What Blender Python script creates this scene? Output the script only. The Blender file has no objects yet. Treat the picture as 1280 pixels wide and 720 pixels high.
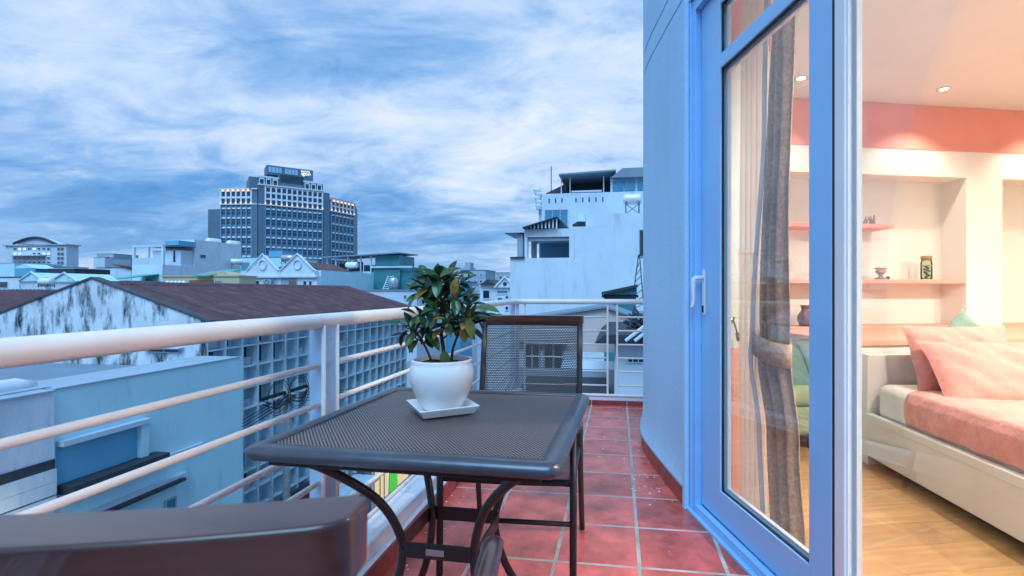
import bpy, math, random
from mathutils import Matrix, Vector
random.seed(7)
rad = math.radians
scene = bpy.context.scene
COL = scene.collection

# ------------------------------------------------------------------ camera
EYE = 1.10
FPX, CX, HY = 618.0, 684.0, 364.0          # focal length and principal point in photo pixels (1280 wide)
YAW = rad(8.13)
cam_d = bpy.data.cameras.new('camera')
cam = bpy.data.objects.new('camera', cam_d)
COL.objects.link(cam)
cam.location = (0, 0, EYE)
cam.rotation_euler = (rad(90), 0, YAW)
cam_d.sensor_width = 36
cam_d.lens = FPX / 1280 * 36
cam_d.shift_x = -(CX - 640) / 1280
cam_d.shift_y = (HY - 360) / 1280
cam_d.clip_start = 0.02
cam_d.clip_end = 6000
cam_d.dof.use_dof = True
cam_d.dof.focus_distance = 2.6
cam_d.dof.aperture_fstop = 11
scene.camera = cam

# ------------------------------------------------------------------ world: dusk sky with streaked clouds
SUN_EL, SUN_AZ = rad(32), rad(218)
world = bpy.data.worlds.new('World')
scene.world = world
world.use_nodes = True
wn, wl = world.node_tree.nodes, world.node_tree.links
wn.clear()
def wnode(t, **k):
    n = wn.new(t)
    for a, b in k.items():
        setattr(n, a, b)
    return n
def wmath(op, a, b=None, c=None):
    n = wnode('ShaderNodeMath', operation=op)
    for i, v in enumerate((a, b, c)):
        if v is None:
            continue
        if isinstance(v, (int, float)):
            n.inputs[i].default_value = v
        else:
            wl.new(v, n.inputs[i])
    return n.outputs[0]
sky = wnode('ShaderNodeTexSky', sky_type='NISHITA', sun_disc=False, sun_elevation=rad(6), sun_rotation=SUN_AZ, air_density=1.4, dust_density=.6, ozone_density=3)
tc = wnode('ShaderNodeTexCoord')
sep = wnode('ShaderNodeSeparateXYZ')
wl.new(tc.outputs['Generated'], sep.inputs[0])
zc = wmath('MAXIMUM', sep.outputs[2], 0.0)
den = wmath('ADD', zc, 0.16)
cu = wmath('DIVIDE', sep.outputs[0], den)
cv = wmath('DIVIDE', sep.outputs[1], den)
comb = wnode('ShaderNodeCombineXYZ')
wl.new(cu, comb.inputs[0]); wl.new(cv, comb.inputs[1])
def cloud(scale, stretch, rot, off, detail, rough, dist):
    m = wnode('ShaderNodeMapping')
    m.inputs['Location'].default_value = off
    m.inputs['Rotation'].default_value = (0, 0, rot)
    m.inputs['Scale'].default_value = (scale, scale * stretch, scale)
    wl.new(comb.outputs[0], m.inputs[0])
    n = wnode('ShaderNodeTexNoise')
    n.inputs['Scale'].default_value = 1
    n.inputs['Detail'].default_value = detail
    n.inputs['Roughness'].default_value = rough
    n.inputs['Distortion'].default_value = dist
    wl.new(m.outputs[0], n.inputs[0])
    return n.outputs[0]
c1 = cloud(.66, 1.6, rad(36), (3.1, 1.2, .4), 8, .58, .45)
c2 = cloud(2.3, 1.45, rad(30), (7.7, 4.2, 1.3), 8, .62, .6)
c3 = cloud(.28, 1.0, 0, (1.45, 6.3, 2.2), 2, .5, 0)
mixv = wmath('ADD', wmath('MULTIPLY', c1, .52), wmath('ADD', wmath('MULTIPLY', c2, .31), wmath('MULTIPLY', c3, .35)))
ramp = wnode('ShaderNodeValToRGB')
e = ramp.color_ramp.elements
e[0].position = .435; e[0].color = (.065, .24, .60, 1)
e[1].position = .715; e[1].color = (.78, .86, 1.02, 1)
for p, c in ((.508, (.13, .35, .74, 1)), (.568, (.28, .50, .86, 1)), (.638, (.54, .71, .98, 1))) :
    x = e.new(p); x.color = c
wl.new(mixv, ramp.inputs[0])
# paler, hazier towards the horizon
hz = wnode('ShaderNodeMapRange')
hz.inputs['From Min'].default_value = 0.0; hz.inputs['From Max'].default_value = .16
hz.inputs['To Min'].default_value = .55; hz.inputs['To Max'].default_value = 0
wl.new(zc, hz.inputs[0])
mixh = wnode('ShaderNodeMix', data_type='RGBA')
wl.new(hz.outputs[0], mixh.inputs['Factor'])
wl.new(ramp.outputs[0], mixh.inputs[6])
mixh.inputs[7].default_value = (.33, .58, .92, 1)
# clear dusk air (Nishita) seen between and through the clouds
bg1 = wnode('ShaderNodeBackground'); bg1.inputs[1].default_value = .10
wl.new(sky.outputs[0], bg1.inputs[0])
bg2 = wnode('ShaderNodeBackground'); bg2.inputs[1].default_value = .74
wl.new(mixh.outputs[2], bg2.inputs[0])
mixs = wnode('ShaderNodeMixShader'); mixs.inputs[0].default_value = .88
wl.new(bg1.outputs[0], mixs.inputs[1]); wl.new(bg2.outputs[0], mixs.inputs[2])
wout = wnode('ShaderNodeOutputWorld')
wl.new(mixs.outputs[0], wout.inputs[0])

# ------------------------------------------------------------------ the last soft daylight through the cloud
sun_d = bpy.data.lights.new('sun', 'SUN')
sun_d.energy = 2.1
sun_d.angle = rad(40)
sun_d.color = (.41, .71, 1.0)
sun = bpy.data.objects.new('sun', sun_d)
COL.objects.link(sun)
# light comes from behind the camera, over the house
sdir = Vector((.02, -.58, .80)).normalized()
sun.rotation_euler = sdir.to_track_quat('Z', 'Y').to_euler()

scene.view_settings.view_transform = 'Standard'
scene.view_settings.look = 'None'
scene.view_settings.exposure = 0.62
scene.view_settings.gamma = 1
scene.view_settings.use_curve_mapping = False
scene.cycles.use_denoising = True
scene.cycles.max_bounces = 10
scene.cycles.transparent_max_bounces = 16
scene.cycles.sample_clamp_indirect = 6
scene.cycles.caustics_reflective = False
scene.cycles.caustics_refractive = False

# ------------------------------------------------------------------ photo pixel -> world direction
RT = Vector((math.cos(YAW), math.sin(YAW), 0))
FW = Vector((-math.sin(YAW), math.cos(YAW), 0))
CAM = Vector((0, 0, EYE))
def ray(px, py):
    return RT * ((px - CX) / FPX) + FW + Vector((0, 0, (HY - py) / FPX))
def atd(px, py, d): return CAM + ray(px, py) * d
def onZ(px, py, z):
    r = ray(px, py); return CAM + r * ((z - EYE) / r.z)
def onX(px, py, X):
    r = ray(px, py); return CAM + r * (X / r.x)
def onY(px, py, Y):
    r = ray(px, py); return CAM + r * (Y / r.y)
RA = rad(15.96)                                # the room and its doors are turned against the balcony
NV = Vector((math.cos(RA), math.sin(RA), 0))   # into the room
DV = Vector((-math.sin(RA), math.cos(RA), 0))  # along the door wall, away
def room(n, s, z=0): return NV * n + DV * s + Vector((0, 0, z))
def onS(px, py, s):                            # pixel on the room's cross plane s = const -> (n, z)
    r = ray(px, py); t = s / r.dot(DV); p = CAM + r * t
    return p.dot(NV), p.z
def onN(px, py, n):                            # pixel on a plane parallel to the door -> (s, z)
    r = ray(px, py); t = n / r.dot(NV); p = CAM + r * t
    return p.dot(DV), p.z

# ------------------------------------------------------------------ materials
def new_mat(name):
    m = bpy.data.materials.new(name); m.use_nodes = True
    nt = m.node_tree; nt.nodes.clear()
    return m, nt.nodes, nt.links
def N(nodes, t, **k):
    n = nodes.new(t)
    for a, b in k.items(): setattr(n, a, b)
    return n
def col4(c): return (c[0], c[1], c[2], 1)
def mul(c, f): return tuple(min(1, x * f) for x in c)
def M(name, col, rough=.6, metal=0, var=.15, scale=2.0, bump=0, bscale=40, stain=None, rnd=0, spec=.5, coat=0, sheen=0):
    """principled material: colour mottled by noise, optional grime streaks (colour, scale, lower, upper, stretch), bump, per object variation"""
    m, nd, lk = new_mat(name)
    out = N(nd, 'ShaderNodeOutputMaterial'); b = N(nd, 'ShaderNodeBsdfPrincipled')
    lk.new(b.outputs[0], out.inputs[0])
    b.inputs['Roughness'].default_value = rough
    b.inputs['Metallic'].default_value = metal
    b.inputs['Specular IOR Level'].default_value = spec
    b.inputs['Coat Weight'].default_value = coat
    b.inputs['Sheen Weight'].default_value = sheen
    tcn = N(nd, 'ShaderNodeTexCoord')
    geo = N(nd, 'ShaderNodeNewGeometry')
    src = geo.outputs['Position']
    no = N(nd, 'ShaderNodeTexNoise'); no.inputs['Scale'].default_value = scale
    no.inputs['Detail'].default_value = 6; no.inputs['Roughness'].default_value = .6
    lk.new(src, no.inputs[0])
    rp = N(nd, 'ShaderNodeValToRGB')
    rp.color_ramp.elements[0].position = .3; rp.color_ramp.elements[1].position = .7
    rp.color_ramp.elements[0].color = col4(mul(col, 1 - var)); rp.color_ramp.elements[1].color = col4(mul(col, 1 + var * .7))
    lk.new(no.outputs[0], rp.inputs[0])
    c = rp.outputs[0]
    if rnd:
        oi = N(nd, 'ShaderNodeObjectInfo')
        hs = N(nd, 'ShaderNodeHueSaturation')
        mr = N(nd, 'ShaderNodeMapRange'); mr.inputs['To Min'].default_value = 1 - rnd; mr.inputs['To Max'].default_value = 1 + rnd
        lk.new(oi.outputs['Random'], mr.inputs[0]); lk.new(mr.outputs[0], hs.inputs['Value']); lk.new(c, hs.inputs['Color'])
        c = hs.outputs[0]
    if stain:
        sc, ss, lo, hi, st = stain
        mp = N(nd, 'ShaderNodeMapping'); mp.inputs['Scale'].default_value = (ss, ss, ss * st)
        lk.new(src, mp.inputs[0])
        n2 = N(nd, 'ShaderNodeTexNoise'); n2.inputs['Scale'].default_value = 1; n2.inputs['Detail'].default_value = 9
        n2.inputs['Roughness'].default_value = .68
        lk.new(mp.outputs[0], n2.inputs[0])
        mr = N(nd, 'ShaderNodeMapRange'); mr.inputs['From Min'].default_value = lo; mr.inputs['From Max'].default_value = hi
        lk.new(n2.outputs[0], mr.inputs[0])
        mx = N(nd, 'ShaderNodeMix', data_type='RGBA')
        lk.new(mr.outputs[0], mx.inputs['Factor']); lk.new(c, mx.inputs[6]); mx.inputs[7].default_value = col4(sc)
        c = mx.outputs[2]
    lk.new(c, b.inputs['Base Color'])
    if bump:
        n3 = N(nd, 'ShaderNodeTexNoise'); n3.inputs['Scale'].default_value = bscale; n3.inputs['Detail'].default_value = 4
        lk.new(src, n3.inputs[0])
        bp = N(nd, 'ShaderNodeBump'); bp.inputs['Strength'].default_value = bump; bp.inputs['Distance'].default_value = .02
        lk.new(n3.outputs[0], bp.inputs['Height']); lk.new(bp.outputs[0], b.inputs['Normal'])
    m['bsdf'] = b.name
    return m
def emis(name, col, s):
    m, nd, lk = new_mat(name)
    out = N(nd, 'ShaderNodeOutputMaterial'); b = N(nd, 'ShaderNodeEmission')
    b.inputs[0].default_value = col4(col); b.inputs[1].default_value = s
    lk.new(b.outputs[0], out.inputs[0]); return m
def glass_mat(name, tint=(.96, .98, 1), refl=1.0, rough=0):
    m, nd, lk = new_mat(name)
    out = N(nd, 'ShaderNodeOutputMaterial')
    tr = N(nd, 'ShaderNodeBsdfTransparent'); tr.inputs[0].default_value = col4(tint)
    gl = N(nd, 'ShaderNodeBsdfGlossy'); gl.inputs['Roughness'].default_value = rough
    fr = N(nd, 'ShaderNodeFresnel'); fr.inputs[0].default_value = 1.35
    mu = N(nd, 'ShaderNodeMath', operation='MULTIPLY'); mu.inputs[1].default_value = refl
    lk.new(fr.outputs[0], mu.inputs[0])
    mx = N(nd, 'ShaderNodeMixShader'); lk.new(mu.outputs[0], mx.inputs[0]); lk.new(tr.outputs[0], mx.inputs[1]); lk.new(gl.outputs[0], mx.inputs[2])
    lk.new(mx.outputs[0], out.inputs[0]); return m
def mesh_fabric(name, col, pu, pv, hole, slant=0.0, rough=.5, metal=0.0):
    """punched or woven sheet: real see-through holes in staggered rows (object coordinates, metres)"""
    m, nd, lk = new_mat(name)
    out = N(nd, 'ShaderNodeOutputMaterial'); b = N(nd, 'ShaderNodeBsdfPrincipled')
    b.inputs['Base Color'].default_value = col4(col); b.inputs['Roughness'].default_value = rough; b.inputs['Metallic'].default_value = metal
    tcn = N(nd, 'ShaderNodeTexCoord'); sp = N(nd, 'ShaderNodeSeparateXYZ'); lk.new(tcn.outputs['UV'], sp.inputs[0])
    def mth(op, a, bb=None):
        n = N(nd, 'ShaderNodeMath', operation=op)
        for i, v in enumerate((a, bb)):
            if v is None: continue
            if isinstance(v, (int, float)): n.inputs[i].default_value = v
            else: lk.new(v, n.inputs[i])
        return n.outputs[0]
    v = mth('DIVIDE', sp.outputs[1], pv)
    row = mth('FLOOR', v)
    fv = mth('SUBTRACT', mth('FRACT', v), .5)
    u = mth('ADD', mth('DIVIDE', sp.outputs[0], pu), mth('ADD', mth('MULTIPLY', row, .5), mth('MULTIPLY', fv, slant)))
    fu = mth('SUBTRACT', mth('FRACT', u), .5)
    d2 = mth('ADD', mth('POWER', mth('ABSOLUTE', mth('DIVIDE', fu, hole[0])), 2.4), mth('POWER', mth('ABSOLUTE', mth('DIVIDE', fv, hole[1])), 2.4))
    op = mth('LESS_THAN', d2, 1.0)
    tr = N(nd, 'ShaderNodeBsdfTransparent')
    mx = N(nd, 'ShaderNodeMixShader'); lk.new(op, mx.inputs[0]); lk.new(b.outputs[0], mx.inputs[1]); lk.new(tr.outputs[0], mx.inputs[2])
    lk.new(mx.outputs[0], out.inputs[0]); return m
def woven(name, c_hi, c_lo, ang, pitch):
    """close weave of flat strands lying at an angle, dark slits between them (UV in metres)"""
    m, nd, lk = new_mat(name)
    out = N(nd, 'ShaderNodeOutputMaterial'); b = N(nd, 'ShaderNodeBsdfPrincipled'); lk.new(b.outputs[0], out.inputs[0])
    b.inputs['Roughness'].default_value = .42; b.inputs['Metallic'].default_value = .15
    tcn = N(nd, 'ShaderNodeTexCoord'); mp = N(nd, 'ShaderNodeMapping'); mp.inputs['Rotation'].default_value = (0, 0, -ang)
    lk.new(tcn.outputs['UV'], mp.inputs[0]); sp = N(nd, 'ShaderNodeSeparateXYZ'); lk.new(mp.outputs[0], sp.inputs[0])
    def mth(op, a, bb=None):
        n = N(nd, 'ShaderNodeMath', operation=op)
        for i, v in enumerate((a, bb)):
            if v is None: continue
            if isinstance(v, (int, float)): n.inputs[i].default_value = v
            else: lk.new(v, n.inputs[i])
        return n.outputs[0]
    s1 = mth('SINE', mth('MULTIPLY', sp.outputs[0], 2 * math.pi / pitch))
    s2 = mth('SINE', mth('MULTIPLY', sp.outputs[1], 2 * math.pi / (pitch * 2.6)))
    h = mth('ADD', s1, mth('MULTIPLY', s2, .30))
    mr = N(nd, 'ShaderNodeMapRange'); mr.inputs['From Min'].default_value = -.35; mr.inputs['From Max'].default_value = .25
    lk.new(h, mr.inputs[0])
    mx = N(nd, 'ShaderNodeMix', data_type='RGBA'); lk.new(mr.outputs[0], mx.inputs['Factor'])
    mx.inputs[6].default_value = col4(c_lo); mx.inputs[7].default_value = col4(c_hi)
    lk.new(mx.outputs[2], b.inputs['Base Color'])
    bp = N(nd, 'ShaderNodeBump'); bp.inputs['Strength'].default_value = .6; bp.inputs['Distance'].default_value = .001
    lk.new(h, bp.inputs['Height']); lk.new(bp.outputs[0], b.inputs['Normal'])
    return m
def sheer_mat(name, col, alpha):
    m, nd, lk = new_mat(name)
    out = N(nd, 'ShaderNodeOutputMaterial')
    tr = N(nd, 'ShaderNodeBsdfTransparent'); d = N(nd, 'ShaderNodeBsdfDiffuse'); t = N(nd, 'ShaderNodeBsdfTranslucent')
    d.inputs[0].default_value = col4(col); t.inputs[0].default_value = col4(col)
    m1 = N(nd, 'ShaderNodeMixShader'); m1.inputs[0].default_value = .45; lk.new(d.outputs[0], m1.inputs[1]); lk.new(t.outputs[0], m1.inputs[2])
    m2 = N(nd, 'ShaderNodeMixShader'); m2.inputs[0].default_value = alpha; lk.new(tr.outputs[0], m2.inputs[1]); lk.new(m1.outputs[0], m2.inputs[2])
    lk.new(m2.outputs[0], out.inputs[0]); return m

def wood_mat(name, c0, c1, scale=(1, 14, 14), rough=.4, rnd=.0, coat=0, along='X'):
    m, nd, lk = new_mat(name)
    out = N(nd, 'ShaderNodeOutputMaterial'); b = N(nd, 'ShaderNodeBsdfPrincipled'); lk.new(b.outputs[0], out.inputs[0])
    b.inputs['Roughness'].default_value = rough; b.inputs['Coat Weight'].default_value = coat
    tcn = N(nd, 'ShaderNodeTexCoord'); mp = N(nd, 'ShaderNodeMapping'); mp.inputs['Scale'].default_value = scale
    lk.new(tcn.outputs['Object'], mp.inputs[0])
    if rnd:
        oi = N(nd, 'ShaderNodeObjectInfo'); mm = N(nd, 'ShaderNodeVectorMath', operation='ADD')
        vm = N(nd, 'ShaderNodeMath', operation='MULTIPLY'); vm.inputs[1].default_value = 50
        lk.new(oi.outputs['Random'], vm.inputs[0]); lk.new(mp.outputs[0], mm.inputs[0]); lk.new(vm.outputs[0], mm.inputs[1]); vec = mm.outputs[0]
    else: vec = mp.outputs[0]
    no = N(nd, 'ShaderNodeTexNoise'); no.inputs['Scale'].default_value = 3; no.inputs['Detail'].default_value = 8; no.inputs['Distortion'].default_value = .6
    lk.new(vec, no.inputs[0])
    rp = N(nd, 'ShaderNodeValToRGB'); rp.color_ramp.elements[0].position = .3; rp.color_ramp.elements[1].position = .7
    rp.color_ramp.elements[0].color = col4(c0); rp.color_ramp.elements[1].color = col4(c1)
    lk.new(no.outputs[0], rp.inputs[0])
    c = rp.outputs[0]
    if rnd:
        hs = N(nd, 'ShaderNodeHueSaturation'); mr = N(nd, 'ShaderNodeMapRange'); mr.inputs['To Min'].default_value = 1 - rnd; mr.inputs['To Max'].default_value = 1 + rnd
        lk.new(oi.outputs['Random'], mr.inputs[0]); lk.new(mr.outputs[0], hs.inputs['Value']); lk.new(c, hs.inputs['Color']); c = hs.outputs[0]
    lk.new(c, b.inputs['Base Color']); return m

# ------------------------------------------------------------------ mesh helpers
class MB:
    def __init__(s, frame=None):
        s.v, s.f, s.m, s.fr, s.uv = [], [], [], frame, None
    def add(s, vs, fs, mi=0, fr=None):
        o = len(s.v); fr = fr or s.fr
        s.v += [fr @ Vector(p) if fr else Vector(p) for p in vs]
        s.f += [[i + o for i in f] for f in fs]; s.m += [mi] * len(fs); return s
    def box(s, x0, x1, y0, y1, z0, z1, mi=0, fr=None):
        if x0 > x1: x0, x1 = x1, x0
        if y0 > y1: y0, y1 = y1, y0
        if z0 > z1: z0, z1 = z1, z0
        return s.add([(x0, y0, z0), (x1, y0, z0), (x1, y1, z0), (x0, y1, z0), (x0, y0, z1), (x1, y0, z1), (x1, y1, z1), (x0, y1, z1)],
              [(0, 3, 2, 1), (4, 5, 6, 7), (0, 1, 5, 4), (1, 2, 6, 5), (2, 3, 7, 6), (3, 0, 4, 7)], mi, fr)
    def prism(s, poly, z0, z1, mi=0, fr=None):
        n = len(poly); a = sum(poly[i][0] * poly[(i + 1) % n][1] - poly[(i + 1) % n][0] * poly[i][1] for i in range(n))
        if a < 0: poly = poly[::-1]
        return s.add([(p[0], p[1], z0) for p in poly] + [(p[0], p[1], z1) for p in poly],
              [list(range(n))[::-1], list(range(n, 2 * n))] + [(i, (i + 1) % n, n + (i + 1) % n, n + i) for i in range(n)], mi, fr)
    def prismY(s, poly, y0, y1, mi=0, fr=None):       # outline in x,z
        n = len(poly)
        return s.add([(p[0], y0, p[1]) for p in poly] + [(p[0], y1, p[1]) for p in poly],
              [list(range(n)), list(range(n, 2 * n))[::-1]] + [((i + 1) % n, i, n + i, n + (i + 1) % n) for i in range(n)], mi, fr)
    def prismX(s, poly, x0, x1, mi=0, fr=None):       # outline in y,z
        n = len(poly)
        return s.add([(x0, p[0], p[1]) for p in poly] + [(x1, p[0], p[1]) for p in poly],
              [list(range(n))[::-1], list(range(n, 2 * n))] + [(i, (i + 1) % n, n + (i + 1) % n, n + i) for i in range(n)], mi, fr)
    def tube(s, pts, r, seg=8, closed=False, mi=0, fr=None, sy=1.0):
        pts = [Vector(p) for p in pts]; n = len(pts); rs = r if isinstance(r, (list, tuple)) else [r] * n
        vs, fs, up = [], [], None
        for i, p in enumerate(pts):
            a = pts[(i - 1) % n] if (closed or i > 0) else p; b = pts[(i + 1) % n] if (closed or i < n - 1) else p
            t = (b - a).normalized()
            if up is None:
                up = Vector((0, 0, 1)) if abs(t.z) < .9 else Vector((1, 0, 0))
            u = (up - t * up.dot(t))
            u = u.normalized() if u.length > 1e-6 else t.orthogonal().normalized()
            w = t.cross(u); up = u
            for k in range(seg):
                q = 2 * math.pi * k / seg
                vs.append(p + u * (math.cos(q) * rs[i] * sy) + w * (math.sin(q) * rs[i]))
        m = n if closed else n - 1
        for i in range(m):
            for k in range(seg):
                fs.append((i * seg + k, i * seg + (k + 1) % seg, ((i + 1) % n) * seg + (k + 1) % seg, ((i + 1) % n) * seg + k))
        if not closed:
            fs.append(list(range(seg))[::-1]); fs.append([(n - 1) * seg + k for k in range(seg)])
        return s.add(vs, fs, mi, fr)
    def lathe(s, prof, seg=20, c=(0, 0, 0), mi=0, fr=None, caps=True):
        vs, fs = [], []; n = len(prof)
        for r, z in prof:
            for k in range(seg):
                q = 2 * math.pi * k / seg; vs.append((c[0] + r * math.cos(q), c[1] + r * math.sin(q), c[2] + z))
        for i in range(n - 1):
            for k in range(seg):
                fs.append((i * seg + k, i * seg + (k + 1) % seg, (i + 1) * seg + (k + 1) % seg, (i + 1) * seg + k))
        if caps: fs.append(list(range(seg))[::-1]); fs.append([(n - 1) * seg + k for k in range(seg)])
        return s.add(vs, fs, mi, fr)
    def grid(s, fn, nu, nv, mi=0, fr=None):
        vs = [fn(i / nu, j / nv) for j in range(nv + 1) for i in range(nu + 1)]
        fs = [(j * (nu + 1) + i, j * (nu + 1) + i + 1, (j + 1) * (nu + 1) + i + 1, (j + 1) * (nu + 1) + i) for j in range(nv) for i in range(nu)]
        return s.add(vs, fs, mi, fr)

MATS = {}
XF = {}
def base_mat(o):
    return XF.get(o.name, Matrix.Identity(4))
def build(mb, name, mat, parent=None, loc=None, rz=0.0, world=False, smooth=False, bevel=0, bseg=2, subsurf=0, kind=None, solid=0):
    """one mesh object; coordinates are local to the parent unless world=True"""
    me = bpy.data.meshes.new(name)
    vs = mb.v
    own = Matrix.Identity(4)
    if loc is not None:
        own = Matrix.Translation(Vector(loc)) @ Matrix.Rotation(rz, 4, 'Z')
    if world:
        P = (base_mat(parent) if parent else Matrix.Identity(4)) @ own
        inv = P.inverted(); vs = [inv @ p for p in vs]
    me.from_pydata([tuple(p) for p in vs], [], mb.f)
    mats = mat if isinstance(mat, (list, tuple)) else [mat]
    for m in mats: me.materials.append(MATS[m] if isinstance(m, str) else m)
    me.polygons.foreach_set('material_index', mb.m)
    if smooth: me.polygons.foreach_set('use_smooth', [True] * len(me.polygons))
    if mb.uv:
        l = me.uv_layers.new(name='UVMap')
        for p in me.polygons:
            for li in p.loop_indices:
                l.data[li].uv = mb.uv(me.vertices[me.loops[li].vertex_index].co)
    me.update()
    o = bpy.data.objects.new(name, me); COL.objects.link(o)
    if parent: o.parent = parent
    o.matrix_local = own
    XF[o.name] = (base_mat(parent) if parent else Matrix.Identity(4)) @ own
    if bevel:
        b = o.modifiers.new('bevel', 'BEVEL'); b.width = bevel; b.segments = bseg; b.limit_method = 'ANGLE'; b.angle_limit = rad(40)
        for p in me.polygons: p.use_smooth = True
        w = o.modifiers.new('wn', 'WEIGHTED_NORMAL'); w.keep_sharp = False
    if solid:
        b = o.modifiers.new('thick', 'SOLIDIFY'); b.thickness = solid; b.offset = 0
    if subsurf:
        b = o.modifiers.new('sub', 'SUBSURF'); b.levels = b.render_levels = subsurf
    if kind: o['kind'] = kind
    return o
def set_mat(o, M4):
    o.matrix_local = M4; XF[o.name] = M4
def tag(o, label, cat, group=None):
    o['label'] = label; o['category'] = cat
    if group: o['group'] = group
    return o
def thing(name, label, cat, loc=(0, 0, 0), rz=0.0, group=None):
    o = bpy.data.objects.new(name, None); COL.objects.link(o)
    o.empty_display_size = .2
    set_mat(o, Matrix.Translation(Vector(loc)) @ Matrix.Rotation(rz, 4, 'Z'))
    return tag(o, label, cat, group)
def inst(o, parent, M4):
    """copy of a part sharing its mesh, placed by a matrix local to the parent"""
    c = o.copy(); COL.objects.link(c); c.parent = parent; c.matrix_local = M4
    XF[c.name] = base_mat(parent) @ M4
    return c
def tr(x, y, z, rz=0, s=(1, 1, 1)):
    return Matrix.Translation((x, y, z)) @ Matrix.Rotation(rz, 4, 'Z') @ Matrix.Diagonal((s[0], s[1], s[2], 1))
def copy_tree(o, parent=None, M4=None):
    c = o.copy(); COL.objects.link(c); c.parent = parent
    if M4 is not None: c.matrix_local = M4
    for ch in list(o.children): copy_tree(ch, c)
    return c
def bez(p, n=12):
    """smooth curve through points (Catmull-Rom)"""
    p = [Vector(q) for q in p]; out = []
    q = [2 * p[0] - p[1]] + p + [2 * p[-1] - p[-2]]
    for i in range(1, len(q) - 2):
        for k in range(n):
            t = k / n; a, b, c, d = q[i - 1], q[i], q[i + 1], q[i + 2]
            out.append(.5 * ((2 * b) + (c - a) * t + (2 * a - 5 * b + 4 * c - d) * t * t + (3 * b - a - 3 * c + d) * t ** 3))
    out.append(p[-1]); return out
def text_mesh(txt, size, ext=.01):
    c = bpy.data.curves.new('t', 'FONT'); c.body = txt; c.size = size; c.extrude = ext; c.align_x = 'LEFT'
    o = bpy.data.objects.new('t', c); COL.objects.link(o)
    dg = bpy.context.evaluated_depsgraph_get(); dg.update()
    me = bpy.data.meshes.new_from_object(o.evaluated_get(dg))
    bpy.data.objects.remove(o); return me

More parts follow.
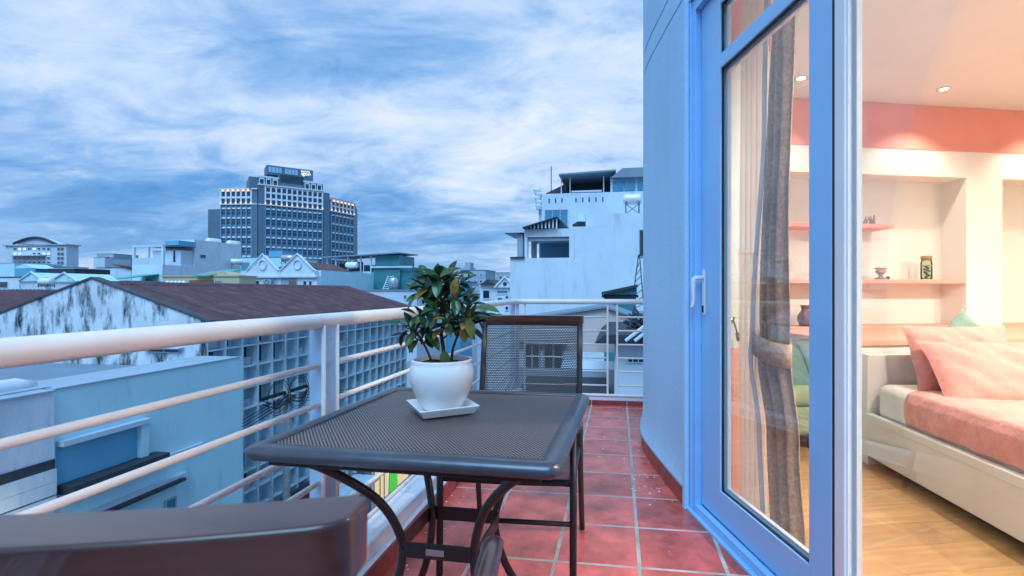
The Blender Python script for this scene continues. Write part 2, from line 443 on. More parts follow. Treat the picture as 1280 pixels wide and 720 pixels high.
# ------------------------------------------------------------------ material library
W = (.80, .82, .84)
MATS.update(
    white_paint=M('white_paint', (.84, .75, .69), .35, var=.05, scale=6, bump=.05, bscale=90, stain=((.34, .25, .20), 16, .645, .78, .6)),
    plaster=M('plaster', (.40, .68, .93), .75, var=.06, scale=1.2, bump=.13, bscale=50, stain=((.30, .52, .74), 3.0, .50, 1.0, .25)),
    upstand=M('upstand', (.74, .79, .86), .7, var=.06, scale=3, bump=.1, stain=((.45, .46, .5), 5, .55, .9, .5)),
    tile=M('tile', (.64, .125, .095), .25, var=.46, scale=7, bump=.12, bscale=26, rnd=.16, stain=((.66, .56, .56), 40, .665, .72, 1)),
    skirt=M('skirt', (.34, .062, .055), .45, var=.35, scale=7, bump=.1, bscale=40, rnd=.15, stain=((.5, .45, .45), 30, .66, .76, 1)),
    grout=M('grout', (.50, .46, .44), .85, var=.3, scale=14, bump=.2, bscale=90, stain=((.20, .14, .13), 7, .50, .72, 1)),
    alu=M('alu', (.27, .57, .92), .26, var=.06, scale=3, bump=.02),
    alu_pale=M('alu_pale', (.78, .82, .86), .35, var=.05, scale=3),  # second leaf's aluminium made paler to stand for light from the room
    gasket=M('gasket', (.012, .012, .016), .6, var=.1),
    bead=M('bead', (.75, .78, .82), .4, var=.03),
    door_glass=glass_mat('door_glass', (.985, .99, .99), .24),
    dark_metal=M('dark_metal', (.030, .026, .030), .38, .35, var=.25, scale=20, bump=.03, bscale=300),
    rim_metal=M('rim_metal', (.085, .095, .12), .30, .45, var=.15, scale=14, bump=.03, bscale=300),
    brown_metal=M('brown_metal', (.050, .036, .032), .4, .3, var=.25, scale=16),
    plate=M('plate', (.40, .42, .46), .35, .8, var=.1),
    chair_wood=wood_mat('chair_wood', (.034, .011, .009), (.085, .028, .020), (2, 30, 30), .30, coat=.5),
    table_mesh=woven('table_mesh', (.20, .150, .145), (.008, .010, .016), rad(39), .0080),
    chair_mesh=mesh_fabric('chair_mesh', (.030, .028, .034), .0078, .0078, (.29, .29), 0, .6),
    ceramic=M('ceramic', (.80, .80, .81), .22, var=.02, scale=10, coat=.3),
    soil=M('soil', (.035, .022, .016), .95, var=.5, scale=60, bump=.8, bscale=120),
    bark=M('bark', (.075, .045, .028), .85, var=.4, scale=40, bump=.5, bscale=120),
    leaf=M('leaf', (.024, .085, .028), .28, var=.45, scale=30, rnd=.35, spec=.5),
    leaf_light=M('leaf_light', (.085, .13, .03), .4, var=.4, scale=40, rnd=.3),
    leaf_yellow=M('leaf_yellow', (.34, .20, .045), .5, var=.4, scale=40, rnd=.25),
    # room
    room_white=M('room_white', (.80, .80, .74), .7, var=.03, scale=2),
    coral=M('coral', (.74, .29, .22), .7, var=.05, scale=3),
    peach=M('peach', (.80, .38, .27), .65, var=.04, scale=3),
    ceiling=M('ceiling', (.72, .73, .71), .8, var=.03, scale=2),
    plank=wood_mat('plank', (.50, .27, .10), (.66, .40, .17), (1.2, 9, 9), .33, .10),
    bed_white=M('bed_white', (.80, .74, .66), .4, var=.05, scale=4),
    sheet=M('sheet', (.84, .77, .68), .85, var=.04, scale=8, bump=.15, bscale=30),
    pink=M('pink', (.80, .33, .27), .9, var=.16, scale=14, bump=.35, bscale=45, sheen=.3),
    pink_pillow=M('pink_pillow', (.80, .31, .25), .9, var=.10, scale=16, bump=.4, bscale=38, sheen=.3),
    green_cloth=M('green_cloth', (.22, .33, .26), .9, var=.12, scale=16, bump=.2, bscale=60),
    grey_cloth=M('grey_cloth', (.26, .27, .28), .9, var=.1, scale=16, bump=.2, bscale=60),
    plum_cloth=M('plum_cloth', (.12, .05, .06), .9, var=.2, scale=16),
    lime_cloth=M('lime_cloth', (.44, .50, .22), .9, var=.1, scale=10, bump=.2, bscale=60),
    drape=M('drape', (.56, .36, .235), .95, var=.35, scale=70, bump=.4, bscale=220),
    sheer=sheer_mat('sheer', (.88, .80, .72), .62),
    drape_lining=M('drape_lining', (.72, .66, .64), .9, var=.08),
    brass=M('brass', (.60, .40, .12), .3, .9, var=.2, scale=30),
    jar_glass=glass_mat('jar_glass', (.86, .93, .84), 1.2),
    cork=M('cork', (.40, .24, .09), .8, var=.3, scale=60),
    clay=M('clay', (.14, .065, .045), .6, var=.4, scale=30),
    stone_grey=M('stone_grey', (.36, .31, .25), .8, var=.4, scale=40, bump=.4),
    downlight=emis('downlight', (1.0, .86, .66), 14.0),
    # city
    asphalt=M('asphalt', (.055, .055, .058), .85, var=.3, scale=1.5, bump=.3, bscale=30),
    pavement=M('pavement', (.20, .19, .17), .85, var=.25, scale=2, bump=.2),
    ground=M('ground', (.10, .11, .12), .9, var=.3, scale=.05),
    roof_maroon=M('roof_maroon', (.090, .027, .042), .58, var=.34, scale=1.2, rnd=.16, stain=((.17, .095, .095), 1.6, .50, .82, 1)),
    fascia=M('fascia', (.06, .07, .09), .7, var=.3, scale=4),
    gable=M('gable', (.66, .72, .78), .85, var=.14, scale=.8, bump=.2, bscale=9, stain=((.022, .036, .050), 2.1, .455, .615, .32)),
    facade_blue=M('facade_blue', (.46, .68, .82), .8, var=.12, scale=.7, stain=((.16, .22, .28), 1.6, .58, .85, .3)),
    fin=M('fin', (.62, .77, .84), .8, var=.14, scale=1.4, stain=((.13, .18, .22), 2.4, .53, .78, .35)),
    wall_blue=M('wall_blue', (.52, .80, .88), .8, var=.08, scale=.5, stain=((.20, .38, .46), 1.7, .55, 1.05, .22)),
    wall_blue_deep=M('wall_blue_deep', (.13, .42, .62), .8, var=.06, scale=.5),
    wall_white=M('wall_white', (.66, .76, .85), .8, var=.06, scale=.5, stain=((.26, .34, .42), 1.1, .53, .92, .22)),
    wall_white2=M('wall_white2', (.56, .66, .76), .8, var=.07, scale=.4, stain=((.30, .38, .47), .7, .56, .95, .25)),
    wall_grey=M('wall_grey', (.36, .44, .52), .8, var=.1, scale=.5, stain=((.14, .18, .24), .9, .55, .9, .3)),
    wall_peach=M('wall_peach', (.60, .50, .47), .8, var=.08, scale=.8, stain=((.33, .29, .30), 1.2, .55, .9, .3)),
    wall_yellow=M('wall_yellow', (.56, .50, .33), .8, var=.08, scale=.5),
    wall_brown=M('wall_brown', (.28, .15, .09), .8, var=.1, scale=.5),
    teal=M('teal', (.045, .23, .27), .6, var=.15, scale=.6),
    roof_green=M('roof_green', (.06, .40, .36), .6, var=.12, scale=.8),
    roof_grey=M('roof_grey', (.20, .27, .34), .6, var=.15, scale=.5),
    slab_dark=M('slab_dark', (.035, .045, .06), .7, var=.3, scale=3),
    win=M('win', (.012, .024, .040), .12, var=.3, scale=2, spec=.7),
    win_blue=M('win_blue', (.05, .25, .38), .15, var=.15, scale=2, spec=.7),
    steel=M('steel', (.55, .60, .64), .3, .7, var=.1, scale=4),
    tank=M('tank', (.78, .82, .86), .35, .1, var=.06, scale=3),
    tower_glass=M('tower_glass', (.035, .075, .12), .15, var=.3, scale=.5),
    tower=M('tower', (.10, .21, .31), .6, var=.12, scale=.12),
    tower_rib=M('tower_rib', (.16, .30, .42), .6, var=.1, scale=.2),
    tower_light=M('tower_light', (.76, .80, .86), .6, var=.1, scale=.3),
    tower_dark=M('tower_dark', (.11, .18, .25), .6, var=.12, scale=.1),
    tower_glow=emis('tower_glow', (1.0, .62, .42), .95),
    lit_window=emis('lit_window', (.75, .86, 1.0), .9),
    sign_white=emis('sign_white', (.95, .98, 1.0), 1.1),
    sign_red=M('sign_red', (.45, .02, .03), .5, var=.05),
    sign_dark=M('sign_dark', (.05, .03, .06), .5, var=.1),
    green_lit=emis('green_lit', (.10, .62, .10), .6),
    sign_glass=M('sign_glass', (.36, .58, .76), .25, var=.15, scale=.4),
    shop_lit=emis('shop_lit', (1.0, .84, .52), .5),
    bulb=emis('bulb', (1.0, .85, .55), 30),
    cable=M('cable', (.012, .014, .018), .7, var=.2),
    post_paint=M('post_paint', (.40, .58, .78), .45, var=.05, scale=5),
    concrete=M('concrete', (.26, .27, .28), .85, var=.2, scale=4),
    canvas_dark=M('canvas_dark', (.03, .035, .04), .8, var=.2),
)
# ================================================================== SETTING: ground, street, balcony shell
ZG = -12.5
mb = MB().box(-3000, 3000, -1500, 4500, ZG - 1, ZG - .12)
build(mb, 'ground', 'ground', kind='structure')
mb = MB().box(-11.2, -3.2, -60, 400, ZG - .115, ZG - .0)
build(mb, 'street', 'asphalt', kind='structure')
for x0, x1, nm in ((-15.0, -11.2, 'pavement'), (-3.2, -.9, 'pavement')):
    build(MB().box(x0, x1, -60, 400, ZG - .115, ZG + .13), nm, 'pavement', kind='structure')

TS, GX, GY = .339, -.2527, 2.0          # tile size and the photo's joint positions
XL, YF = -.897, 4.80                    # inner faces of the kerbs
fl = build(MB().prism([(-1.06, -2.2), (1.75, -2.2), (2.2, 1.2), (2.0, 5.0), (-1.06, 5.0)], -.22, -.0012), 'balcony_floor', 'grout', kind='structure')
def clip(poly, nx, ny, c):              # keep nx*x+ny*y <= c
    out = []
    for i in range(len(poly)):
        a, b = poly[i], poly[(i + 1) % len(poly)]
        da, db = nx * a[0] + ny * a[1] - c, nx * b[0] + ny * b[1] - c
        if da <= 0: out.append(a)
        if da * db < 0:
            t = da / (da - db); out.append((a[0] + (b[0] - a[0]) * t, a[1] + (b[1] - a[1]) * t))
    return out
g2 = .0065
full = None
for i in range(-2, 6):
    for j in range(-12, 9):
        x0, y0 = GX + i * TS, GY + j * TS
        p = [(x0 + g2, y0 + g2), (x0 + TS - g2, y0 + g2), (x0 + TS - g2, y0 + TS - g2), (x0 + g2, y0 + TS - g2)]
        q = clip(clip(p, -1, 0, -(XL - .001)), 0, 1, YF - .001)
        if sum(a[0] * DV.x + a[1] * DV.y for a in p) / 4 < 2.62: q = clip(q, NV.x, NV.y, 1.062)
        elif sum(a[0] * DV.x + a[1] * DV.y for a in p) / 4 < 4.15: q = clip(q, NV.x, NV.y, 1.42)
        if len(q) < 3 or y0 + TS < -1.8: continue
        xs = [a[0] for a in q]; ys = [a[1] for a in q]
        if (max(xs) - min(xs)) * (max(ys) - min(ys)) < .0006: continue
        cx, cy = sum(xs) / len(q), sum(ys) / len(q)
        h = random.uniform(-.0006, .0006)
        t = build(MB().prism(q, -.03, 0 + h), 'tile', 'tile', parent=fl, loc=(cx, cy, 0), world=True, bevel=.0022, bseg=1)

# flecks of white paint dropped along the wall, at the far end and by the kerb
R9 = random.Random(33); m = MB()
for cx_, cy_, sx_, sy_, n_ in ((.17, 2.86, .07, .12, 26), (.02, 4.35, .22, .35, 46), (-.84, 2.35, .05, .25, 22), (-.1, 3.2, .16, .2, 10)):
    for k in range(n_):
        x, y = R9.gauss(cx_, sx_), R9.gauss(cy_, sy_); r = R9.uniform(.002, .0075)
        if x > .30 or y > 4.78 or x < XL + .01: continue
        a0 = R9.uniform(0, 3); nn = R9.randrange(4, 7)
        m.prism([(x + r * R9.uniform(.6, 1.3) * math.cos(a0 + 6.283 * q / nn), y + r * R9.uniform(.6, 1.3) * math.sin(a0 + 6.283 * q / nn)) for q in range(nn)], .0007, .0016)
o = build(m, 'paint_flecks', 'bead', kind='stuff'); tag(o, 'flecks of white paint scattered over the red tiles', 'flecks')

# white kerb that carries the railing, red skirting tiles on its inner face
kb = thing('balcony_kerb', 'white plastered kerb with red tile skirting along the balcony edge', 'kerb', (-.98, 1.5, 0))
build(MB().prism([(-1.06, -2.2), (XL - .010, -2.2), (XL - .010, YF + .010), (1.75, YF + .010), (1.75, 4.93), (-1.06, 4.93)], -.45, .085), 'kerb_wall', 'upstand', kb, world=True, bevel=.006)
build(MB().prism([(-1.06, -2.2), (-.925, -2.2), (-.925, 4.80), (-1.06, 4.80)], .0852, .15), 'kerb_cap', 'upstand', kb, world=True, bevel=.008)
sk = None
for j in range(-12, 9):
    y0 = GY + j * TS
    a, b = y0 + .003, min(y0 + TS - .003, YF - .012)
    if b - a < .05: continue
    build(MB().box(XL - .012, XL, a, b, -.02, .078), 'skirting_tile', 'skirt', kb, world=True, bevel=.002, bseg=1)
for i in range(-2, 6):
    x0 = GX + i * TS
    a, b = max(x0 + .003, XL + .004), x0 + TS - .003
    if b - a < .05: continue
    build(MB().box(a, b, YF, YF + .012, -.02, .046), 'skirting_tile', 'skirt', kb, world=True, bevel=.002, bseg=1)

# own building below the balcony
mb = MB().box(-.90, 9, -6, 5.0, ZG - .05, -.451)
tag(build(mb, 'house_base', 'wall_white', loc=(3, 0, ZG), world=True), 'pale lower storeys of the house under the balcony', 'wall')

# ------------------------------------------------------------------ railing
rl = thing('balcony_railing', 'white tubular steel railing with thick handrail round the balcony edge', 'railing', (-1, 1.5, .15))
ZT = .998
RZ = (.849, .717, .583, .453, .322, .187)
YR = 4.83
def warped(p): return p
hr = [(-1, -2.1, ZT), (-1, 0, ZT), (-1, 2, ZT), (-1, 4.62, ZT)] + [(-1 + .12 * (1 - math.cos(a)), YR - .12 + .12 * math.sin(a), ZT) for a in [rad(q) for q in range(15, 91, 15)]] + [(0, YR, ZT), (1.3, YR, ZT)]
build(MB().tube(hr, .0255, 16), 'handrail', 'white_paint', rl, world=True, smooth=True)
pill = [(-.62, -.53), (1.54, 1.628), (3.56, 3.65)]
ys = [-2.1]
for a, b in pill: ys += [a, b]
ys += [4.70]
segs = [(ys[i], ys[i + 1]) for i in range(0, len(ys), 2)]
for z in RZ:
    for a, b in segs:
        build(MB().tube([(-1, a + .002, z), (-1, b - .002, z)], .0098, 8), 'rail', 'white_paint', rl, world=True, smooth=True)
    for a, b in ((-.91, -.105), (.0, 1.0)):
        build(MB().tube([(a, YR, z), (b, YR, z)], .0085, 8), 'rail', 'white_paint', rl, world=True, smooth=True)
for a, b in pill + [(4.70, 4.79)]:
    build(MB().box(-1.036, -.984, a + .006, b - .006, .1502, ZT - .018), 'post', 'post_paint', rl, world=True, bevel=.003)
    for y in (a + .004, b - .004):
        build(MB().tube([(-.982, y, .1502), (-.982, y, ZT - .014)], .0075, 8), 'lit_corner', 'white_paint', rl, world=True, smooth=True)  # cream tubes stand for room light on the pillar's rounded corners
for x in (-.985, -.915, -.098, -.006):
    build(MB().box(x - .0095, x + .0095, YR - .0095, YR + .0095, .086, ZT - .02), 'post', 'white_paint', rl, world=True, bevel=.003)
build(MB().box(-.95, 1.2, YR - .03, YR + .03, .0858, .10), 'bottom_plate', 'white_paint', rl, world=True, bevel=.004)

# ------------------------------------------------------------------ curved outside wall of the house
A = Vector((.347, 2.593)); 
curve = bez([(A.x, A.y, 0), (.274, 2.949, 0), (.200, 3.36, 0), (.183, 3.62, 0), (.205, 3.92, 0), (.285, 4.25, 0), (.43, 4.58, 0), (.66, 4.85, 0), (1.05, 5.1, 0), (1.6, 5.25, 0)], 5)
def rp(n, s): p = room(n, s); return (p.x, p.y)
def wall_poly(off):
    out = []
    for i, p in enumerate(curve):
        a = curve[max(0, i - 1)]; b = curve[min(len(curve) - 1, i + 1)]
        t = (b - a).normalized(); nrm = Vector((t.y, -t.x, 0))
        q = p + nrm * off; out.append((q.x, q.y))
    return out + [rp(7.5, 4.30), rp(1.5, 4.30), rp(1.5, 2.40), rp(1.25, 2.40), rp(1.048 + off + .0, 2.400)]
hw = thing('house_wall', 'smooth pale blue rounded house wall with grooves beside the glass door', 'wall', (.9, 3.6, 0))
mb = MB()
for z0, z1, o in ((-.45, 2.615, 0), (2.615, 2.629, .012), (2.629, 2.757, 0), (2.757, 2.771, .012), (2.771, 4.6, 0)):
    mb.prism(wall_poly(o), z0, z1)
build(mb, 'plaster', 'plaster', hw, world=True)
# flared plaster foot above the skirting
vs, fs = [], []
prof = ((.0, .30), (-.003, .22), (-.010, .16), (-.022, .115), (-.026, .102), (.0, .100))
nc = len(curve)
for i, p in enumerate(curve):
    a = curve[max(0, i - 1)]; b = curve[min(nc - 1, i + 1)]; t = (b - a).normalized(); nrm = Vector((t.y, -t.x, 0))
    for o, z in prof: q = p + nrm * o; vs.append((q.x, q.y, z))
k = len(prof)
for i in range(nc - 1):
    for j in range(k - 1): fs.append((i * k + j, i * k + j + 1, (i + 1) * k + j + 1, (i + 1) * k + j))
build(MB().add(vs, fs), 'plaster_foot', 'plaster', hw, world=True, smooth=True)
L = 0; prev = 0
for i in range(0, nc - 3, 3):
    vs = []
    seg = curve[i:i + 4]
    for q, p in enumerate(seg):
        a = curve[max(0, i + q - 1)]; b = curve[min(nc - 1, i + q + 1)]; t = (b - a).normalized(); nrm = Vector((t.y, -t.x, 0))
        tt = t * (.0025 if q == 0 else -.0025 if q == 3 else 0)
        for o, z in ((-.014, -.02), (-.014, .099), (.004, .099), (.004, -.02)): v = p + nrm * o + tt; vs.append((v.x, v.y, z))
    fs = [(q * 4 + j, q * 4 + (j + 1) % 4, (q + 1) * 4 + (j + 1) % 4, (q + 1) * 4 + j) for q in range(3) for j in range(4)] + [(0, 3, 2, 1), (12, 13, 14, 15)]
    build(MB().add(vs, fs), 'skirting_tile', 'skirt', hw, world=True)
# narrow plaster return against the door frame
build(MB(Matrix.Rotation(RA, 4, 'Z')).box(1.0255, 1.0476, 2.374, 2.4015, 0.001, 4.59), 'plaster_return', 'plaster', hw, world=True)
# wall above and beside the doors
RF = Matrix.Rotation(RA, 4, 'Z')
S0, S1 = .50, 2.392                       # door opening along the wall
mb = MB(RF)
mb.box(1.048, 1.25, -2.6, S1 + .006, 2.56, 4.6).box(1.048, 1.25, -2.6, S0, -.45, 2.56).box(1.048, 1.25, S0, S1 + .006, -.45, -.01)
build(mb, 'door_wall', 'plaster', hw, world=True)

# ------------------------------------------------------------------ glazed doors
fr = thing('door_frame', 'pale blue aluminium door frame set in the house wall', 'door frame', room(1.10, 1.45, 0), RA)
F0 = Matrix.Translation((-1.10, -1.45, 0))          # room coordinates -> frame local
mb = MB(F0)
mb.box(1.062, 1.16, S1 - .062, S1, 0.0, 2.555).box(1.05, 1.075, S1 - .030, S1 - .0005, .0005, 2.5545)
build(mb, 'jamb', 'alu', fr, bevel=.003)
build(MB(F0).box(1.062, 1.16, S0, S0 + .06, 0, 2.555), 'jamb', 'alu', fr, bevel=.003)
build(MB(F0).box(1.062, 1.16, S0 + .061, S1 - .063, 2.495, 2.555), 'head', 'alu', fr, bevel=.003)
build(MB(F0).box(1.058, 1.175, S0 + .061, S1 - .063, -.008, .030).box(1.035, 1.0575, S0, S1 - .005, -.008, .012).box(1.058, 1.088, S0 + .061, S1 - .063, .0305, .044), 'sill', 'alu', fr, bevel=.003)
ZB, ZTP = .047, 2.490
def leaf(name, label, s0, s1, mat, st, glass_l, glass_r, lock):
    d = thing(name, label, 'door', room(1.115, (s0 + s1) / 2, ZB), RA, None)
    O = Matrix.Translation((-1.115, -(s0 + s1) / 2, -ZB))
    n0, n1 = 1.092, 1.140
    zl, zm0, zm1, zu = .185, 2.12, 2.185, 2.415
    for a, b in ((s0, glass_l), (glass_r, s1)):
        build(MB(O).box(n0, n1, a, b, ZB, ZTP), 'stile', mat, d, bevel=.003)
    for a, b in ((ZB, zl), (zm0, zm1), (zu, ZTP)):
        build(MB(O).box(n0, n1, glass_l + .0003, glass_r - .0003, a, b), 'door_rail', mat, d, bevel=.003)
    for a, b in ((zl, zm0), (zm1, zu)):
        build(MB(O).box(1.112, 1.120, glass_l + .001, glass_r - .001, a + .001, b - .001), 'pane', 'door_glass', d)
        g = MB(O); w = .0045
        for q0, q1, e0, e1 in ((glass_l + .0004, glass_l + w, a, b), (glass_r - w, glass_r - .0004, a, b), (glass_l + w, glass_r - w, a + .0004, a + w), (glass_l + w, glass_r - w, b - w, b - .0004)):
            g.box(1.100, 1.1115, q0, q1, e0, e1)
        build(g, 'gasket', 'gasket' if lock else 'alu_pale', d)
        g = MB(O); w = .016
        for q0, q1, e0, e1 in ((glass_l + .0004, glass_l + w, a, b), (glass_r - w, glass_r - .0004, a, b), (glass_l + w, glass_r - w, a + .0004, a + w), (glass_l + w, glass_r - w, b - w, b - .0004)):
            g.box(1.1205, 1.138, q0, q1, e0, e1)
        build(g, 'glazing_bead', 'bead', d)
    if lock:
        sh, zh = onN(888, 362, 1.09)
        h = build(MB(O).box(1.084, 1.0915, s1 - .052, s1 - .020, .985, 1.205), 'lock_plate', 'bead', d, bevel=.004)
        pth = [(1.088, s1 - .035, 1.165), (1.045, s1 - .035, 1.165), (1.036, s1 - .035, 1.158), (1.034, s1 - .034, 1.145), (1.036, s1 - .032, 1.06), (1.033, s1 - .030, 1.03), (1.022, s1 - .028, 1.018)]
        build(MB(O).tube(pth, [.011, .011, .0115, .011, .009, .008, .006], 10), 'handle', 'bead', h and d, smooth=True)
        build(MB(O).box(1.080, 1.0838, s1 - .043, s1 - .028, .995, 1.03), 'keyhole', 'gasket', d, bevel=.002)
    return d
s_gl, _ = onN(1010.8, 300, 1.092); s_gr, _ = onN(900, 300, 1.092); s_m, _ = onN(1041, 300, 1.092)
leaf('glass_door', 'blue framed glass door with lever handle beside the rounded wall', s_m + .006, S1 - .066, 'alu', 0, s_gl, s_gr, True)
s_2 = onN(1078, 300, 1.139)[0] + .016
leaf('glass_door', 'glass door in front of the bed, its frame coloured pale for room light on it', S0 + .066, s_m - .006, 'alu_pale', 0, S0 + .15, s_2, False)
build(MB(F0).box(1.0945, 1.130, s_m - .0055, s_m + .0055, .06, 2.48), 'seal', 'gasket', fr)

# ------------------------------------------------------------------ table
TZ = .72
tb = thing('patio_table', 'square dark metal patio table with punched mesh top and curved legs', 'table', (-.508, 1.468, 0), rad(-1.6))
H = .395
# rim: rounded tube frame with mitred corners
rim = MB()
cr = .035
def rr(h, r, n=5):
    out = []
    for cx_, cy_, a0 in ((h - r, h - r, 0), (-h + r, h - r, 90), (-h + r, -h + r, 180), (h - r, -h + r, 270)):
        for k_ in range(n + 1):
            a = rad(a0 + 90 * k_ / n); out.append((cx_ + r * math.cos(a), cy_ + r * math.sin(a)))
    return out
prof = [(-.047, TZ - .004), (-.044, TZ), (-.018, TZ), (-.006, TZ - .004), (0, TZ - .014), (-.001, TZ - .026), (-.010, TZ - .034), (-.044, TZ - .034), (-.047, TZ - .03)]
vs, fs = [], []
nring = None
for o, z in prof:
    ring = rr(H + o, max(.004, cr + o)); nring = len(ring); vs += [(x, y, z) for x, y in ring]
for i in range(len(prof)):
    for j in range(nring):
        i2 = (i + 1) % len(prof); fs.append((i * nring + j, i * nring + (j + 1) % nring, i2 * nring + (j + 1) % nring, i2 * nring + j))
rim.add(vs, fs)
build(rim, 'rim', 'rim_metal', tb, smooth=True)
m = MB().grid(lambda u, v: ((u - .5) * 2 * (H - .046), (v - .5) * 2 * (H - .046), TZ - .007), 8, 8)
m.uv = lambda c: (c.x, c.y)
build(m, 'mesh_top', 'table_mesh', tb)
for sx in (-1, 1):
    for sy in (-1, 1):
        p = bez([(sx * .345, sy * .345, TZ - .038), (sx * .27, sy * .27, .640), (sx * .165, sy * .165, .52), (sx * .115, sy * .115, .40), (sx * .112, sy * .112, .30), (sx * .150, sy * .150, .16), (sx * .225, sy * .225, .012)], 7)
        lg = build(MB().tube(p, .0125, 12), 'leg', 'dark_metal', tb, smooth=True)
        build(MB().lathe([(.013, 0), (.016, .003), (.016, .016), (.013, .02)], 12, (sx * .226, sy * .226, 0)), 'foot', 'gasket', lg, smooth=True)
ZS = .335
for k_ in range(4):
    a = Matrix.Rotation(k_ * math.pi / 2, 4, 'Z')
    build(MB(a).box(-.103, .103, -.1225, -.1170, ZS, ZS + .045), 'stretcher', 'brown_metal' if k_ % 2 else 'dark_metal', tb, bevel=.002)
    b = MB(a)
    b.tube([(-.104, -.1115, ZS + .022), (-.104, -.128, ZS + .022)], .006, 8)
    build(b, 'bolt', 'gasket', tb)
build(MB().box(-.030, .024, -.1245, -.1226, ZS + .012, ZS + .030), 'name_plate', 'plate', tb, bevel=.001)
for y in (-.345, .345): build(MB().box(-.345, .345, y - .01, y + .01, TZ - .055, TZ - .0345), 'under_frame', 'dark_metal', tb, bevel=.003)

# ------------------------------------------------------------------ chairs
def chair(label, loc, rz):
    c = thing('patio_chair', label, 'chair', loc, rz, None)
    # wooden top rail, curved round the sitter's back
    def bk(z): return -.235 - .125 * ((z - .36) / .62)      # leaning back
    w = .245
    def rail_pt(t): x = (t * 2 - 1) * w; return x, -.030 * (1 - (x / w) ** 2)
    vs, fs = [], []
    st = [(-w, .50), (-w + .003, .78), (-w + .010, .96)] + [((i / 9 - 1) * (w - .018), 1) for i in range(19)] + [(w - .010, .96), (w - .003, .78), (w, .50)]
    n = len(st) - 1
    for x, e_ in st:
        dy = -.030 * (1 - (x / w) ** 2)
        for yy, zz in ((-.016, .950), (-.020, .985), (.020, .985), (.016, .950)): vs.append((x, bk(.96) + dy + yy * e_, zz))
    for i in range(n):
        for j in range(4): fs.append((i * 4 + j, (i + 1) * 4 + j, (i + 1) * 4 + (j + 1) % 4, i * 4 + (j + 1) % 4))
    fs += [(0, 1, 2, 3), tuple(n * 4 + j for j in (3, 2, 1, 0))]
    build(MB().add(vs, fs), 'top_rail', 'chair_wood', c, bevel=.0045, bseg=3)
    tp = [(rail_pt(i / 12)[0] * .94, bk(.945) + rail_pt(i / 12)[1], .946) for i in range(13)]
    build(MB().tube(tp, .0085, 8), 'back_tube', 'brown_metal', c, smooth=True)
    def bfn(u, v):
        x = (u * 2 - 1) * .222; z = .40 + v * (.954 - .40) - (.016 * (1 - (x / .222) ** 2) if v > .99 else 0)
        return (x, bk(z) - .026 * (1 - (x / .222) ** 2) * min(1, v * 1.6), z)
    m = MB().grid(bfn, 12, 10); m.uv = lambda q: (q.x, q.z)
    build(m, 'mesh_back', 'chair_mesh', c, smooth=True)
    for s in (-1, 1):
        build(MB().tube([(s * .228, bk(.37), .37), (s * .228, bk(.6), .6), (s * .228, bk(.8), .8), (s * .228, bk(.95), .95)], .0115, 10, sy=1.15), 'back_post', 'dark_metal', c, smooth=True)
        # front leg, arm and rear leg
        build(MB().tube([(s * .236, .285, .006), (s * .236, .280, .3), (s * .236, .275, .615)], .0125, 10), 'leg', 'dark_metal', c, smooth=True)
        build(MB().tube(bez([(s * .236, -.215, .52), (s * .236, -.24, .30), (s * .240, -.31, .005)], 5), .0125, 10), 'leg', 'brown_metal', c, smooth=True)
        arm = bez([(s * .236, bk(.64) + .012, .600), (s * .240, -.12, .633), (s * .243, .1, .640), (s * .243, .26, .637), (s * .243, .312, .626)], 6)
        build(MB().tube(arm, [.017] + [.020] * (len(arm) - 3) + [.0195, .014], 12, sy=.75), 'armrest', 'chair_wood', c, smooth=True)
    sf = bez([(-.225, -.22, .405), (-.228, 0, .415), (-.226, .24, .432), (-.19, .268, .436), (0, .275, .436), (.19, .268, .436), (.226, .24, .432), (.228, 0, .415), (.225, -.22, .405)], 5)
    build(MB().tube(sf, .012, 10), 'seat_frame', 'dark_metal', c, smooth=True)
    m = MB().grid(lambda u, v: ((u * 2 - 1) * .218, -.225 + v * .49, .406 + .028 * v - .022 * math.sin(u * math.pi) * math.sin(v * math.pi)), 8, 8); m.uv = lambda q: (q.x, q.y)
    build(m, 'mesh_seat', 'chair_mesh', c, smooth=True)
    build(MB().tube([(-.225, -.232, .395), (.225, -.232, .395)], .011, 8), 'cross_bar', 'dark_metal', c, smooth=True)
    build(MB().tube([(-.234, .281, .30), (.234, .281, .30)], .009, 8), 'cross_bar', 'dark_metal', c, smooth=True)
    return c
chair('patio_chair far', (0, 0, 0), 0) if False else None
chair('wood topped mesh patio chair on the far side of the table facing it', (-.395, 1.965, 0), rad(180 + 1.5))
chair('patio chair with wooden top rail and mesh back, turned away towards the railing', (-.428, .566, 0), rad(8))

# ------------------------------------------------------------------ pot, saucer and plant
pc = onZ(556, 508, TZ); pc = Vector((-.555, 1.515, TZ))
sa = MB(); 
prof = [(.070, 0), (.079, 0), (.091, .020), (.0935, .0245), (.0915, .0265), (.087, .0245), (.076, .008), (.0, .0075)]
vs, fs = [], []
for o, z in prof: vs += [(o * a, o * b, z) for a, b in ((1, 1), (-1, 1), (-1, -1), (1, -1))]
for i in range(len(prof) - 1):
    for j in range(4): fs.append((i * 4 + j, i * 4 + (j + 1) % 4, (i + 1) * 4 + (j + 1) % 4, (i + 1) * 4 + j))
fs.append((3, 2, 1, 0))
sa.add(vs, fs)
tag(build(sa, 'saucer', 'ceramic', loc=(pc.x, pc.y, TZ - .001), rz=rad(36), bevel=.002), 'square white ceramic saucer under the plant pot on the table', 'saucer')
pl = thing('potted_plant', 'small glossy leaved ficus in a round white ceramic pot on the table', 'plant', (pc.x, pc.y, TZ + .0075))
pot = [(.0, 0), (.058, 0), (.064, .004), (.080, .03), (.096, .065), (.1045, .098), (.1055, .120), (.101, .142), (.0975, .150), (.0995, .157), (.098, .1605), (.0935, .1605), (.092, .155), (.092, .12), (.0, .12)]
pot = [(r_ * .965, z_ * .98) for r_, z_ in pot]
